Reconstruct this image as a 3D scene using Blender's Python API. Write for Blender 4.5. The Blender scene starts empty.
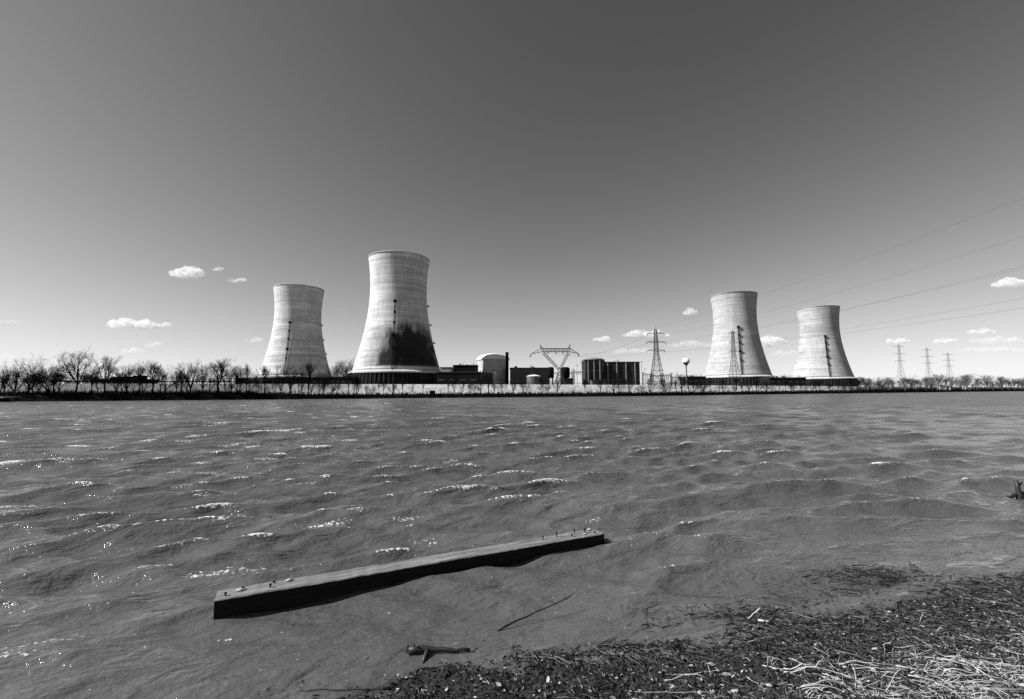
import bpy, math, random
import numpy as np
from mathutils import Vector, Matrix, noise

R = math.radians
sc = bpy.context.scene
C = sc.collection

# ------------------------------------------------------------------ camera, sky, sun, exposure
CAM_H = 2.8
cd = bpy.data.cameras.new('camera')
cd.lens = 16.0; cd.sensor_width = 36.0; cd.sensor_fit = 'HORIZONTAL'
cd.clip_start = 0.05; cd.clip_end = 30000
cam = bpy.data.objects.new('camera', cd); C.objects.link(cam)
PITCH, ROLL = 0.090, 0.003
cam.matrix_world = Matrix.Translation((0, 0, CAM_H)) @ Matrix.Rotation(math.pi/2 + PITCH, 4, 'X') @ Matrix.Rotation(-ROLL, 4, 'Z')
sc.camera = cam
CM = cam.matrix_world.to_3x3()

SUN_AZ, SUN_EL = R(-98.5), R(37)          # compass angle from +Y, clockwise
world = bpy.data.worlds.new('World'); sc.world = world; world.use_nodes = True
wn, wl = world.node_tree.nodes, world.node_tree.links
wn.clear()
sky = wn.new('ShaderNodeTexSky'); sky.sky_type = 'NISHITA'; sky.sun_disc = False
sky.sun_elevation = SUN_EL; sky.sun_rotation = SUN_AZ
sky.air_density = 1.0; sky.dust_density = 0.35; sky.ozone_density = 1.0; sky.altitude = 0
sep = wn.new('ShaderNodeSeparateColor'); bg = wn.new('ShaderNodeBackground'); out = wn.new('ShaderNodeOutputWorld')
wl.new(sky.outputs[0], sep.inputs[0])   # black and white film behind a red filter: only the red of the sky
pw = wn.new('ShaderNodeMath'); pw.operation = 'POWER'; pw.inputs[1].default_value = 1.5   # the film's contrast
wl.new(sep.outputs[0], pw.inputs[0]); 
den = wn.new('ShaderNodeMath'); den.operation = 'MULTIPLY_ADD'; den.inputs[1].default_value = 0.075; den.inputs[2].default_value = 1.0
dv = wn.new('ShaderNodeMath'); dv.operation = 'DIVIDE'
wl.new(pw.outputs[0], den.inputs[0]); wl.new(pw.outputs[0], dv.inputs[0]); wl.new(den.outputs[0], dv.inputs[1])
wl.new(dv.outputs[0], bg.inputs[0]); bg.inputs[1].default_value = 0.063
wl.new(bg.outputs[0], out.inputs[0])

sl = bpy.data.lights.new('sun', 'SUN'); sl.energy = 5.0; sl.angle = R(0.5); sl.color = (1, 1, 1)
sun = bpy.data.objects.new('sun', sl); C.objects.link(sun)
SD = Vector((math.sin(SUN_AZ)*math.cos(SUN_EL), math.cos(SUN_AZ)*math.cos(SUN_EL), math.sin(SUN_EL)))
sun.rotation_euler = SD.to_track_quat('Z', 'Y').to_euler()
sun.location = (0, 0, 60)

sc.view_settings.view_transform = 'Standard'; sc.view_settings.look = 'None'
sc.view_settings.exposure = 0.8; sc.view_settings.gamma = 1.0
sc.view_settings.use_curve_mapping = False
sc.render.engine = 'CYCLES'
sc.cycles.use_denoising = False     # the film's grain: keep the fine ripples
sc.cycles.max_bounces = 6; sc.cycles.diffuse_bounces = 2; sc.cycles.glossy_bounces = 2
sc.cycles.volume_bounces = 8; sc.cycles.transparent_max_bounces = 8
sc.cycles.sample_clamp_indirect = 4

def ray(px, py):
    d = Vector(((px - 512)/455.11, -(py - 349.5)/455.11, -1.0))
    return CM @ d
def at(px, py, Y):                       # the point seen at a pixel, Y metres ahead
    d = ray(px, py); t = Y/d.y
    return Vector((d.x*t, Y, CAM_H + d.z*t))
def on(px, py, z=0.0):                   # the point seen at a pixel on the level z
    d = ray(px, py); t = (z - CAM_H)/d.z
    return Vector((d.x*t, d.y*t, z))

# ------------------------------------------------------------------ materials
def mat(name, col, rough=0.9, var=0.0, scale=1.0, stretch=(1, 1, 1), bump=0.0, bscale=None, spec=0.3, metal=0.0, detail=6):
    m = bpy.data.materials.new(name); m.use_nodes = True
    n, l = m.node_tree.nodes, m.node_tree.links
    b = n['Principled BSDF']
    b.inputs['Roughness'].default_value = rough
    b.inputs['Specular IOR Level'].default_value = spec
    b.inputs['Metallic'].default_value = metal
    b.inputs['Base Color'].default_value = (col, col, col, 1)
    tc = n.new('ShaderNodeTexCoord'); mp = n.new('ShaderNodeMapping')
    mp.inputs['Scale'].default_value = stretch
    l.new(tc.outputs['Object'], mp.inputs[0])
    if var > 0:
        t = n.new('ShaderNodeTexNoise'); t.inputs['Scale'].default_value = scale; t.inputs['Detail'].default_value = detail
        t.inputs['Roughness'].default_value = 0.65
        l.new(mp.outputs[0], t.inputs['Vector'])
        r = n.new('ShaderNodeMapRange')
        r.inputs[1].default_value = 0.3; r.inputs[2].default_value = 0.7
        r.inputs[3].default_value = col*(1 - var); r.inputs[4].default_value = col*(1 + var)
        l.new(t.outputs[0], r.inputs[0]); l.new(r.outputs[0], b.inputs['Base Color'])
    if bump > 0:
        t2 = n.new('ShaderNodeTexNoise'); t2.inputs['Scale'].default_value = bscale or scale*3; t2.inputs['Detail'].default_value = 5
        l.new(mp.outputs[0], t2.inputs['Vector'])
        bp = n.new('ShaderNodeBump'); bp.inputs['Distance'].default_value = bump; bp.inputs['Strength'].default_value = 1
        l.new(t2.outputs[0], bp.inputs['Height']); l.new(bp.outputs[0], b.inputs['Normal'])
    return m

M_bark = mat('bark', 0.008, 0.9, 0.4, 2, spec=.02)
M_twig = mat('twigs', 0.012, 0.95, spec=.02)
M_brush = mat('bank_brush', 0.007, 0.95, spec=.02)
M_steel = mat('dark_steel', 0.035, 0.7)
M_galv = mat('galvanised_steel', 0.13, 0.6)
M_hall = mat('hall_cladding', 0.032, 0.9, 0.5, 0.3, (1, 1, 0.25), spec=.1)
M_wire = mat('wire', 0.06, 0.6)
M_black = mat('black_paint', 0.006, 0.9, spec=.03)
M_darkwall = mat('dark_cladding', 0.013, 0.95, 0.4, 0.15, (1, 1, 0.3), spec=.05)
M_greywall = mat('grey_cladding', 0.085, 0.9, 0.35, 0.2, (1, 1, 0.4))
M_conc = mat('light_concrete', 0.42, 0.9, 0.15, 0.2, (1, 1, 0.5))
M_concd = mat('aged_concrete', 0.2, 0.9, 0.3, 0.3, (1, 1, 0.3))
M_white = mat('white_paint', 0.7, 0.6, 0.08, 0.3)
M_glass = mat('window_glass', 0.03, 0.15, spec=0.5)

# ------------------------------------------------------------------ mesh helpers
class MB:
    def __init__(s): s.v = []; s.f = []; s.m = []
    def add(s, vs, fs, mi=0):
        o = len(s.v); s.v += [tuple(p) for p in vs]
        s.f += [tuple(i + o for i in f) for f in fs]; s.m += [mi]*len(fs)
    def box(s, c, d, rz=0.0, mi=0):
        cx, cy, cz = c; hx, hy, hz = d[0]/2, d[1]/2, d[2]/2
        co, si = math.cos(rz), math.sin(rz); vs = []
        for z in (-hz, hz):
            for x, y in ((-hx, -hy), (hx, -hy), (hx, hy), (-hx, hy)):
                vs.append((cx + x*co - y*si, cy + x*si + y*co, cz + z))
        s.add(vs, [(3, 2, 1, 0), (4, 5, 6, 7), (0, 1, 5, 4), (1, 2, 6, 5), (2, 3, 7, 6), (3, 0, 4, 7)], mi)
    def tube(s, pts, rads, n=4, mi=0, cap=True):
        pts = [Vector(p) for p in pts]; o = len(s.v)
        u = None
        for i, p in enumerate(pts):
            d = (pts[min(i+1, len(pts)-1)] - pts[max(i-1, 0)])
            if d.length < 1e-9: d = Vector((0, 0, 1))
            d.normalize()
            if u is None:
                a = Vector((0, 0, 1)) if abs(d.z) < 0.9 else Vector((1, 0, 0))
                u = d.cross(a).normalized()
            else:
                u = (u - d*u.dot(d)).normalized()
            w = d.cross(u); r = rads[i] if not isinstance(rads, (int, float)) else rads
            for k in range(n):
                t = 2*math.pi*k/n
                q = p + (u*math.cos(t) + w*math.sin(t))*r
                s.v.append((q.x, q.y, q.z))
        for i in range(len(pts)-1):
            for k in range(n):
                a = o + i*n + k; b = o + i*n + (k+1) % n
                s.f.append((a, b, b+n, a+n)); s.m.append(mi)
        if cap:
            s.f.append(tuple(o + k for k in reversed(range(n)))); s.m.append(mi)
            e = o + (len(pts)-1)*n
            s.f.append(tuple(e + k for k in range(n))); s.m.append(mi)
    def lathe(s, prof, n=48, c=(0, 0), mi=0, close=False):
        o = len(s.v)
        for r, z in prof:
            for k in range(n):
                t = 2*math.pi*k/n
                s.v.append((c[0] + r*math.cos(t), c[1] + r*math.sin(t), z))
        for i in range(len(prof)-1):
            for k in range(n):
                a = o + i*n + k; b = o + i*n + (k+1) % n
                s.f.append((a, b, b+n, a+n)); s.m.append(mi)
        if close:
            i = len(prof)-1
            for k in range(n):
                a = o + i*n + k; b = o + i*n + (k+1) % n
                s.f.append((a, b, o + (k+1) % n, o + k)); s.m.append(mi)
    def build(s, name, mats, parent=None, smooth=False):
        me = bpy.data.meshes.new(name)
        me.from_pydata(s.v, [], s.f)
        if not isinstance(mats, (list, tuple)): mats = [mats]
        for m in mats: me.materials.append(m)
        if len(mats) > 1: me.polygons.foreach_set('material_index', s.m)
        if smooth: me.polygons.foreach_set('use_smooth', [True]*len(me.polygons))
        me.update()
        o = bpy.data.objects.new(name, me); C.objects.link(o)
        if parent: o.parent = parent
        return o

def tag(o, label=None, cat=None, group=None, kind=None):
    if label: o['label'] = label
    if cat: o['category'] = cat
    if group: o['group'] = group
    if kind: o['kind'] = kind
    return o
def empty(name, loc, label, cat, group=None, rz=0.0):
    o = bpy.data.objects.new(name, None); C.objects.link(o)
    o.location = loc; o.rotation_euler = (0, 0, rz); o.empty_display_size = 0.5
    return tag(o, label, cat, group)
def copy_tree(o, parent=None):
    c = o.copy(); C.objects.link(c); c.parent = parent
    for ch in list(o.children):
        copy_tree(ch, c)
    return c
def grid_mesh(name, X, Y, Z, m, smooth=True, attr=None, wrap=False):
    nr, nc = X.shape
    v = np.stack([X, Y, Z], -1).reshape(-1, 3)
    i = np.arange(nr*nc).reshape(nr, nc)
    if wrap: i = np.concatenate([i, i[:, :1]], 1)
    f = np.stack([i[:-1, :-1], i[:-1, 1:], i[1:, 1:], i[1:, :-1]], -1).reshape(-1, 4)
    me = bpy.data.meshes.new(name)
    me.vertices.add(len(v)); me.vertices.foreach_set('co', v.ravel().astype(np.float32))
    me.loops.add(f.size); me.loops.foreach_set('vertex_index', f.ravel().astype(np.int32))
    me.polygons.add(len(f)); me.polygons.foreach_set('loop_start', np.arange(0, f.size, 4, dtype=np.int32))
    me.polygons.foreach_set('loop_total', np.full(len(f), 4, dtype=np.int32))
    me.polygons.foreach_set('use_smooth', np.full(len(f), smooth))
    me.update(calc_edges=True)
    if attr is not None:
        a = me.attributes.new('foam', 'FLOAT', 'POINT'); a.data.foreach_set('value', attr.ravel().astype(np.float32))
    me.materials.append(m)
    me.validate()
    o = bpy.data.objects.new(name, me); C.objects.link(o)
    return o

# ------------------------------------------------------------------ near shoreline (world x, y), beach on its right and near side
_pp = [(340, 699), (392, 682), (430, 670), (500, 660), (580, 655), (690, 643), (760, 632), (840, 618), (920, 604), (1024, 588)]
SH = [(-26, -14), (-12, -4.5), (-6, 1.2), (-3.2, 3.3)] + [tuple(on(*p)[:2]) for p in _pp] + [(8.6, 7.4), (11.5, 8.2), (17, 8.6), (30, 7.5), (60, 2)]
SHx = np.array([p[0] for p in SH]); SHy = np.array([p[1] for p in SH])
def shore_d(X, Y):                       # + on the beach side
    best = np.full(X.shape, 1e9); sgn = np.ones(X.shape)
    for (x0, y0), (x1, y1) in zip(SH[:-1], SH[1:]):
        dx, dy = x1-x0, y1-y0; L2 = dx*dx + dy*dy
        t = np.clip(((X-x0)*dx + (Y-y0)*dy)/L2, 0, 1)
        ex, ey = X - x0 - t*dx, Y - y0 - t*dy
        d = np.sqrt(ex*ex + ey*ey); cr = dx*(Y-y0) - dy*(X-x0)
        u = d < best; best = np.where(u, d, best); sgn = np.where(u, np.where(cr < 0, 1.0, -1.0), sgn)
    return best*sgn

# ------------------------------------------------------------------ river
rng = np.random.default_rng(7)
NW = 110
lam = np.exp(rng.uniform(math.log(0.25), math.log(4.6), NW))
ang = R(-70) + rng.normal(0, 1, NW)*np.where(lam > .9, R(17), R(32))
kx, ky = 2*np.pi/lam*np.cos(ang), 2*np.pi/lam*np.sin(ang)
kk = 2*np.pi/lam; ph = rng.uniform(0, 2*np.pi, NW)
wgt = np.exp(-((np.log(lam) - math.log(1.35))/0.8)**2)
st = 0.049*(0.45 + wgt)*np.where(lam > 3.2, .7, 1)
def water_field(X, Y, dx):
    damp = np.clip((-shore_d(X, Y) - 0.1)/4.0, 0, 1)**0.7*0.84 + 0.16
    gust = 0.88 + 0.22*np.sin(X*0.11 + 1.3*np.sin(Y*0.07))*np.sin(Y*0.05 + X*0.02) + 0.15*np.sin(X*0.31+Y*0.23) + .24*np.clip(-X/8, -1, 1)*np.exp(-Y/40)  # last term adds foam on the left, standing in for sun glints
    Z = np.zeros_like(X); DX = np.zeros_like(X); DY = np.zeros_like(X); J = np.zeros_like(X)
    for i in range(NW):
        f = np.clip((lam[i]/dx - 2.5)/3.0, 0, 1)
        if f.max() <= 0: continue
        p = kx[i]*X + ky[i]*Y + ph[i] + 0.6*np.sin(X*0.21*kk[i]/3 + i)*0.5
        a = st[i]/kk[i]*f*damp*gust
        s, c = np.sin(p), np.cos(p)
        Z += a*s; DX += 0.85*a*c*kx[i]/kk[i]; DY += 0.85*a*c*ky[i]/kk[i]
        J += 0.85*a*kk[i]*s
    return X + DX, Y + DY, Z, J

rad = [1.2]
while rad[-1] < 2600:
    rad.append(rad[-1]*(1.0055 if rad[-1] < 220 else 1.012))
rad = np.array(rad)
az = np.linspace(R(-72), R(72), 760)
RR, AA = np.meshgrid(rad, az, indexing='ij')
X0, Y0 = RR*np.sin(AA), RR*np.cos(AA)
Xw, Yw, Zw, Jw = water_field(X0, Y0, RR*0.0058)
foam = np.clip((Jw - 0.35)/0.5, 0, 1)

def water_mat():
    m = bpy.data.materials.new('river_water'); m.use_nodes = True
    n, l = m.node_tree.nodes, m.node_tree.links
    b = n['Principled BSDF']
    b.inputs['Base Color'].default_value = (0.075, 0.075, 0.075, 1)
    b.inputs['Roughness'].default_value = 0.07
    b.inputs['IOR'].default_value = 1.45
    tc = n.new('ShaderNodeTexCoord')
    hs = None
    for scale, dist, st_, rz in ((0.9, 0.8, (1, 2.0, 1), 14), (2.6, 0.12, (1, 2.2, 1), 20), (7, 0.038, (1, 2.1, 1), 26), (24, 0.012, (1, 1.5, 1), 8)):
        mp = n.new('ShaderNodeMapping'); mp.inputs['Scale'].default_value = st_; mp.vector_type = 'TEXTURE'
        mp.inputs['Scale'].default_value = (st_[1], st_[0], 1); mp.inputs['Rotation'].default_value = (0, 0, R(rz))
        l.new(tc.outputs['Object'], mp.inputs[0])
        t = n.new('ShaderNodeTexNoise'); t.inputs['Scale'].default_value = scale; t.inputs['Detail'].default_value = 3
        t.inputs['Distortion'].default_value = 0.4
        l.new(mp.outputs[0], t.inputs['Vector'])
        bp = n.new('ShaderNodeBump'); bp.inputs['Distance'].default_value = dist
        l.new(t.outputs[0], bp.inputs['Height'])
        if hs: l.new(hs.outputs[0], bp.inputs['Normal'])
        if scale == 0.9:                  # chop that the far mesh is too coarse to carry
            ln = n.new('ShaderNodeVectorMath'); ln.operation = 'LENGTH'; l.new(tc.outputs['Object'], ln.inputs[0])
            mr = n.new('ShaderNodeMapRange'); mr.inputs[1].default_value = 40; mr.inputs[2].default_value = 200
            l.new(ln.outputs['Value'], mr.inputs[0]); l.new(mr.outputs[0], bp.inputs['Strength'])
        hs = bp
    l.new(hs.outputs[0], b.inputs['Normal'])
    ln = n.new('ShaderNodeVectorMath'); ln.operation = 'LENGTH'; l.new(tc.outputs['Object'], ln.inputs[0])
    mr = n.new('ShaderNodeMapRange'); mr.inputs[1].default_value = 8; mr.inputs[2].default_value = 120; mr.inputs[3].default_value = .045; mr.inputs[4].default_value = .30
    l.new(ln.outputs['Value'], mr.inputs[0]); l.new(mr.outputs[0], b.inputs['Roughness'])
    # muddier and clearer patches of the water itself
    t = n.new('ShaderNodeTexNoise'); t.inputs['Scale'].default_value = 0.12; t.inputs['Detail'].default_value = 4
    l.new(tc.outputs['Object'], t.inputs['Vector'])
    r = n.new('ShaderNodeMapRange'); r.inputs[1].default_value = .3; r.inputs[2].default_value = .7
    r.inputs[3].default_value = 0.062; r.inputs[4].default_value = 0.097
    l.new(t.outputs[0], r.inputs[0]); l.new(r.outputs[0], b.inputs['Base Color'])
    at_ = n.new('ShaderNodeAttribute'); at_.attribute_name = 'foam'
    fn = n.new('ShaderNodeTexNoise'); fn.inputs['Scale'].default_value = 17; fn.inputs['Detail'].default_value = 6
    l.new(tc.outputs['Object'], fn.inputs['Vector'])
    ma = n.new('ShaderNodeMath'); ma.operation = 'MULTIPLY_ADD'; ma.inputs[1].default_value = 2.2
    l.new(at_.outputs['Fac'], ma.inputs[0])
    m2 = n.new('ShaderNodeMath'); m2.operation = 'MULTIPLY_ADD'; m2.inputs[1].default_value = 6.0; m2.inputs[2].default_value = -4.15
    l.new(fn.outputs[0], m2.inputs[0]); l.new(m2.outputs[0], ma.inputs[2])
    # foam specks and streaks over the river; the extra white leftward paints sun glints
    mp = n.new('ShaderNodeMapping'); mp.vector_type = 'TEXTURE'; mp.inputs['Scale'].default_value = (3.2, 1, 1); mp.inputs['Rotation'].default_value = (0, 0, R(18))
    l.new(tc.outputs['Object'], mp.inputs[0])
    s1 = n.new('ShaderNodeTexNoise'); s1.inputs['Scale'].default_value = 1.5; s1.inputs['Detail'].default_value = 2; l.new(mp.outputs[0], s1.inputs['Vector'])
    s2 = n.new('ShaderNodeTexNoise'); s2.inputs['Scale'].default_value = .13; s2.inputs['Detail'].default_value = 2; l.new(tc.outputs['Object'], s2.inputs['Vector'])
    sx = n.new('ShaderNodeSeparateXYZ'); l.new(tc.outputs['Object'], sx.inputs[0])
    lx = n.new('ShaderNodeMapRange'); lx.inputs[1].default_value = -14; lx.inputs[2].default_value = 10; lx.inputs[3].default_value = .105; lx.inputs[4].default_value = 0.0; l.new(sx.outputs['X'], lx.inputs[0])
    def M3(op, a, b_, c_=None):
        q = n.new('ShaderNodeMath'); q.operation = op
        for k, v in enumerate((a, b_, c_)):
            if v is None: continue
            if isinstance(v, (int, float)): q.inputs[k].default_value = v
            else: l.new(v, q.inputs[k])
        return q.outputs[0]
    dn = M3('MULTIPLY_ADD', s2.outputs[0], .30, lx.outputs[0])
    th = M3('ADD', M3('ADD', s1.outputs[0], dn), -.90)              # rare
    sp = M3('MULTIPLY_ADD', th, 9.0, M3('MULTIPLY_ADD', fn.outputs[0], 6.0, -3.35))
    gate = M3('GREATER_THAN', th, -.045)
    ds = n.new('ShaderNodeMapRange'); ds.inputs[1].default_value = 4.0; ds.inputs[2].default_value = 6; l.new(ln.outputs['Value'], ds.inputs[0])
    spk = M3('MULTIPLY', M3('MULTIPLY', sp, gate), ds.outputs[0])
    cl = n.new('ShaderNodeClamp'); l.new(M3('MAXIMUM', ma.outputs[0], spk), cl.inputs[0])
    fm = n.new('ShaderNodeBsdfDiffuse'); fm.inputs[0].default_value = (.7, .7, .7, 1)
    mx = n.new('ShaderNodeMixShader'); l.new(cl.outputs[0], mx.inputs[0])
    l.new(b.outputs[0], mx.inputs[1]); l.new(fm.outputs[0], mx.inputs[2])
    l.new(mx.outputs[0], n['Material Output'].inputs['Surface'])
    return m
M_water = water_mat()
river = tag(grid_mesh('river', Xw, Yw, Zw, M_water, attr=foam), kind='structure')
# the rest of the river, behind the camera
az2 = np.linspace(R(72), R(288), 60); rad2 = np.exp(np.linspace(math.log(1.2), math.log(2600), 60))
R2, A2 = np.meshgrid(rad2, az2, indexing='ij')
tag(grid_mesh('river_behind', R2*np.sin(A2), R2*np.cos(A2), np.zeros_like(R2), M_water), kind='structure')

# ------------------------------------------------------------------ far bank, levee and island ground
BK = [(-900, 40), (-420, 95), (-260, 118), (-152, 133), (-103, 148), (-66, 164), (-32, 180), (5, 192), (42, 208), (92, 236), (150, 278), (232, 330), (341, 400), (490, 500), (675, 610), (1050, 800), (1700, 1100), (2600, 1500)]
def resample(P, step):
    o = []
    for a, b in zip(P[:-1], P[1:]):
        a, b = Vector(a), Vector(b); n = max(1, int((b-a).length/step))
        o += [a.lerp(b, i/n) for i in range(n)]
    o.append(Vector(P[-1])); return o
BKS = resample(BK, 3.0)
# smooth it
for _ in range(12):
    BKS = [BKS[0]] + [(BKS[i-1] + BKS[i]*2 + BKS[i+1])/4 for i in range(1, len(BKS)-1)] + [BKS[-1]]
BN = []
for i in range(len(BKS)):
    d = BKS[min(i+1, len(BKS)-1)] - BKS[max(i-1, 0)]; BN.append(Vector((-d.y, d.x)).normalized())
def px_of(x, y): return 512 + 455*x/max(y, 1)
def bank_at(px):                         # index of the bank sample seen at this column
    return min(range(len(BKS)), key=lambda i: abs(px_of(*BKS[i]) - px) if BKS[i].y > 30 else 1e9)
def dark_top(px):
    return np.interp(px, [0, 240, 300, 700, 900], [2.6, 2.5, 1.55, 1.5, 2.2])
def bank_z(px, d):
    zt = dark_top(px)
    return float(np.interp(d, [-3, 0, 2, 7, 9, 18, 23, 27], [-1.2, -0.1, zt*0.7, zt, zt+.15, 5.6, 5.6, 5.2]))
prof_d = [-3, 0, 1, 2, 4, 7]
PX = [px_of(*b) for b in BKS]
def strip(name, ds, m, jit):
    X, Y, Z = [], [], []
    for j, d in enumerate(ds):
        rx, ry, rz = [], [], []
        for i, b in enumerate(BKS):
            q = noise.noise(Vector((b.x*0.12, b.y*0.12, d*0.7)))
            p = b + BN[i]*(d + (q*jit if 0 < j < len(ds)-1 or name == 'river_bank' and d < 7 else 0))
            rx.append(p.x); ry.append(p.y); rz.append(bank_z(PX[i], d) + (q*0.25*jit if 0 < d < 18 and 0 < j < len(ds)-1 else 0))
        X.append(rx); Y.append(ry); Z.append(rz)
    return tag(grid_mesh(name, np.array(X), np.array(Y), np.array(Z), m), kind='structure')
M_bank = mat('dark_bank', 0.005, 0.95, 0.5, 0.5, spec=.02, bump=0.2, bscale=1)
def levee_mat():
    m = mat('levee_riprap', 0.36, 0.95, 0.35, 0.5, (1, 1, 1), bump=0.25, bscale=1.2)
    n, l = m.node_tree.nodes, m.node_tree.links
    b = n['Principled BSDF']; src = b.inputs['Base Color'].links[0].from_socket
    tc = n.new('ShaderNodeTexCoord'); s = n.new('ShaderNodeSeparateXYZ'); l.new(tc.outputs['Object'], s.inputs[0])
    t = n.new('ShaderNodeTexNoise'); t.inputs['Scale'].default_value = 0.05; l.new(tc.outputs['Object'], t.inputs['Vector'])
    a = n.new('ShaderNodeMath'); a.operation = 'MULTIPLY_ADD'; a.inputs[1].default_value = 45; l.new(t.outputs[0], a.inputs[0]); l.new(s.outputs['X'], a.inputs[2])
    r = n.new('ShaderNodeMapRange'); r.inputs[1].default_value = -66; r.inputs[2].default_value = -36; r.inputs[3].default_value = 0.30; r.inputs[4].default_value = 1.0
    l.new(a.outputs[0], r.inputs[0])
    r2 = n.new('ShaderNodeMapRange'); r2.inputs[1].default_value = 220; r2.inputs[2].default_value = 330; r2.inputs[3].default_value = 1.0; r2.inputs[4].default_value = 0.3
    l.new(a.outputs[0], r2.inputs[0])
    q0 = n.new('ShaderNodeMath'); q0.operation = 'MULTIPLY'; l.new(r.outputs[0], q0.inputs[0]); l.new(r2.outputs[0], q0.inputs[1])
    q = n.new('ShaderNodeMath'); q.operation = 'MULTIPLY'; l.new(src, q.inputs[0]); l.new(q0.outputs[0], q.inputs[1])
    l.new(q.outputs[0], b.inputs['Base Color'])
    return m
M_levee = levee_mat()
strip('river_bank', [-3, 0, 1, 2, 4, 7], M_bank, 0.9)
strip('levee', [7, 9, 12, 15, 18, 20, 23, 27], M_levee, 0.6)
M_ground = mat('island_ground', 0.12, 0.95, 0.3, 0.02)
X, Y, Z = [[], []], [[], []], [[], []]
for i, b in enumerate(BKS):
    p = b + BN[i]*27
    f = p.normalized()*9000
    X[0].append(p.x); Y[0].append(p.y); Z[0].append(5.2)
    X[1].append(f.x); Y[1].append(f.y); Z[1].append(5.2)
tag(grid_mesh('island_ground', np.array(X), np.array(Y), np.array(Z), M_ground), kind='structure')
GZ = 5.2

# ------------------------------------------------------------------ cooling towers
def RT(z): return 24.3*math.sqrt(1 + ((z - 92)/61.9)**2)
def tower_mat(seed, stain):
    m = bpy.data.materials.new('tower_concrete'); m.use_nodes = True
    n, l = m.node_tree.nodes, m.node_tree.links
    b = n['Principled BSDF']; b.inputs['Roughness'].default_value = .9; b.inputs['Specular IOR Level'].default_value = .2
    tc = n.new('ShaderNodeTexCoord')
    def noisy(scale, st_, lo, hi, det=4, a0=.3, a1=.7):
        mp = n.new('ShaderNodeMapping'); mp.inputs['Scale'].default_value = st_; mp.inputs['Location'].default_value = (seed*7, seed*3, seed*5)
        l.new(tc.outputs['Object'], mp.inputs[0])
        t = n.new('ShaderNodeTexNoise'); t.inputs['Scale'].default_value = scale; t.inputs['Detail'].default_value = det; t.inputs['Roughness'].default_value = .6
        l.new(mp.outputs[0], t.inputs['Vector'])
        r = n.new('ShaderNodeMapRange'); r.inputs[1].default_value = a0; r.inputs[2].default_value = a1; r.inputs[3].default_value = lo; r.inputs[4].default_value = hi
        l.new(t.outputs[0], r.inputs[0]); return r.outputs[0]
    def mul(a, c):
        q = n.new('ShaderNodeMath'); q.operation = 'MULTIPLY'; l.new(a, q.inputs[0]); l.new(c, q.inputs[1]); return q.outputs[0]
    bands = noisy(0.35, (0.03, 0.03, 1.0), *((.36, .62) if seed < 3 else (.27, .43)))        # lift by lift
    fine = noisy(1.1, (0.06, 0.06, 1.0), .76, 1.16)
    streak = noisy(0.5, (1, 1, 0.06), .82, 1.1)
    blot = noisy(0.05, (1, 1, 1.6), .85, 1.1)
    c = mul(mul(mul(bands, fine), streak), blot)
    if stain:
        s = n.new('ShaderNodeSeparateXYZ'); l.new(tc.outputs['Object'], s.inputs[0])
        wob = noisy(0.16, (1, 1, .35), -.30, .30, 6)
        def ell(xc, w, h, lo, soft=.5):
            def M_(op, a, b_=None, v=None):
                q = n.new('ShaderNodeMath'); q.operation = op
                l.new(a, q.inputs[0])
                if b_ is not None: l.new(b_, q.inputs[1])
                elif v is not None: q.inputs[1].default_value = v
                return q.outputs[0]
            x = M_('DIVIDE', M_('SUBTRACT', s.outputs['X'], v=xc), v=w); z = M_('DIVIDE', M_('SUBTRACT', s.outputs['Z'], v=24-GZ), v=h)
            e = M_('ADD', M_('ADD', M_('MULTIPLY', x, x), M_('MULTIPLY', z, z)), wob)
            r = n.new('ShaderNodeMapRange'); r.inputs[1].default_value = 1-soft; r.inputs[2].default_value = 1+soft*.4; r.inputs[3].default_value = lo; r.inputs[4].default_value = 1
            l.new(e, r.inputs[0])
            # front side only, and nothing below the drip line
            fr = n.new('ShaderNodeMapRange'); fr.inputs[1].default_value = -2; fr.inputs[2].default_value = 4; fr.inputs[3].default_value = 0; fr.inputs[4].default_value = 1; l.new(s.outputs['Y'], fr.inputs[0])
            dl = n.new('ShaderNodeMapRange'); dl.inputs[1].default_value = 24-GZ; dl.inputs[2].default_value = 22.2-GZ; dl.inputs[3].default_value = 0; dl.inputs[4].default_value = 1; l.new(s.outputs['Z'], dl.inputs[0])
            return M_('MAXIMUM', M_('MAXIMUM', r.outputs[0], fr.outputs[0]), dl.outputs[0])
        c = mul(c, ell(15, 23, 36, .07, .32)); c = mul(c, ell(4, 30, 30, .5, .8))
    l.new(c, b.inputs['Base Color'])
    return m
M_fill = mat('intake_louvres', 0.010, 0.95, 0.3, 0.5, spec=.05)
TW = [(300, 575-6, -.443, 172, 'small'), (397, 410, -.247, 172, 'big'), (734, 621, .459, 199, 'r1'), (820, 786, .597, 200, 'r2')]
LAB = ['leftmost cooling tower, white concrete with its right half shaded and bare trees before it',
       'tallest looking cooling tower, with a large dark soot stain low on its right side',
       'cooling tower right of centre, pale and banded, with a lattice pylon standing before it',
       'rightmost cooling tower, the smallest looking of the four, pale concrete with a thin dark stair']
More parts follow.
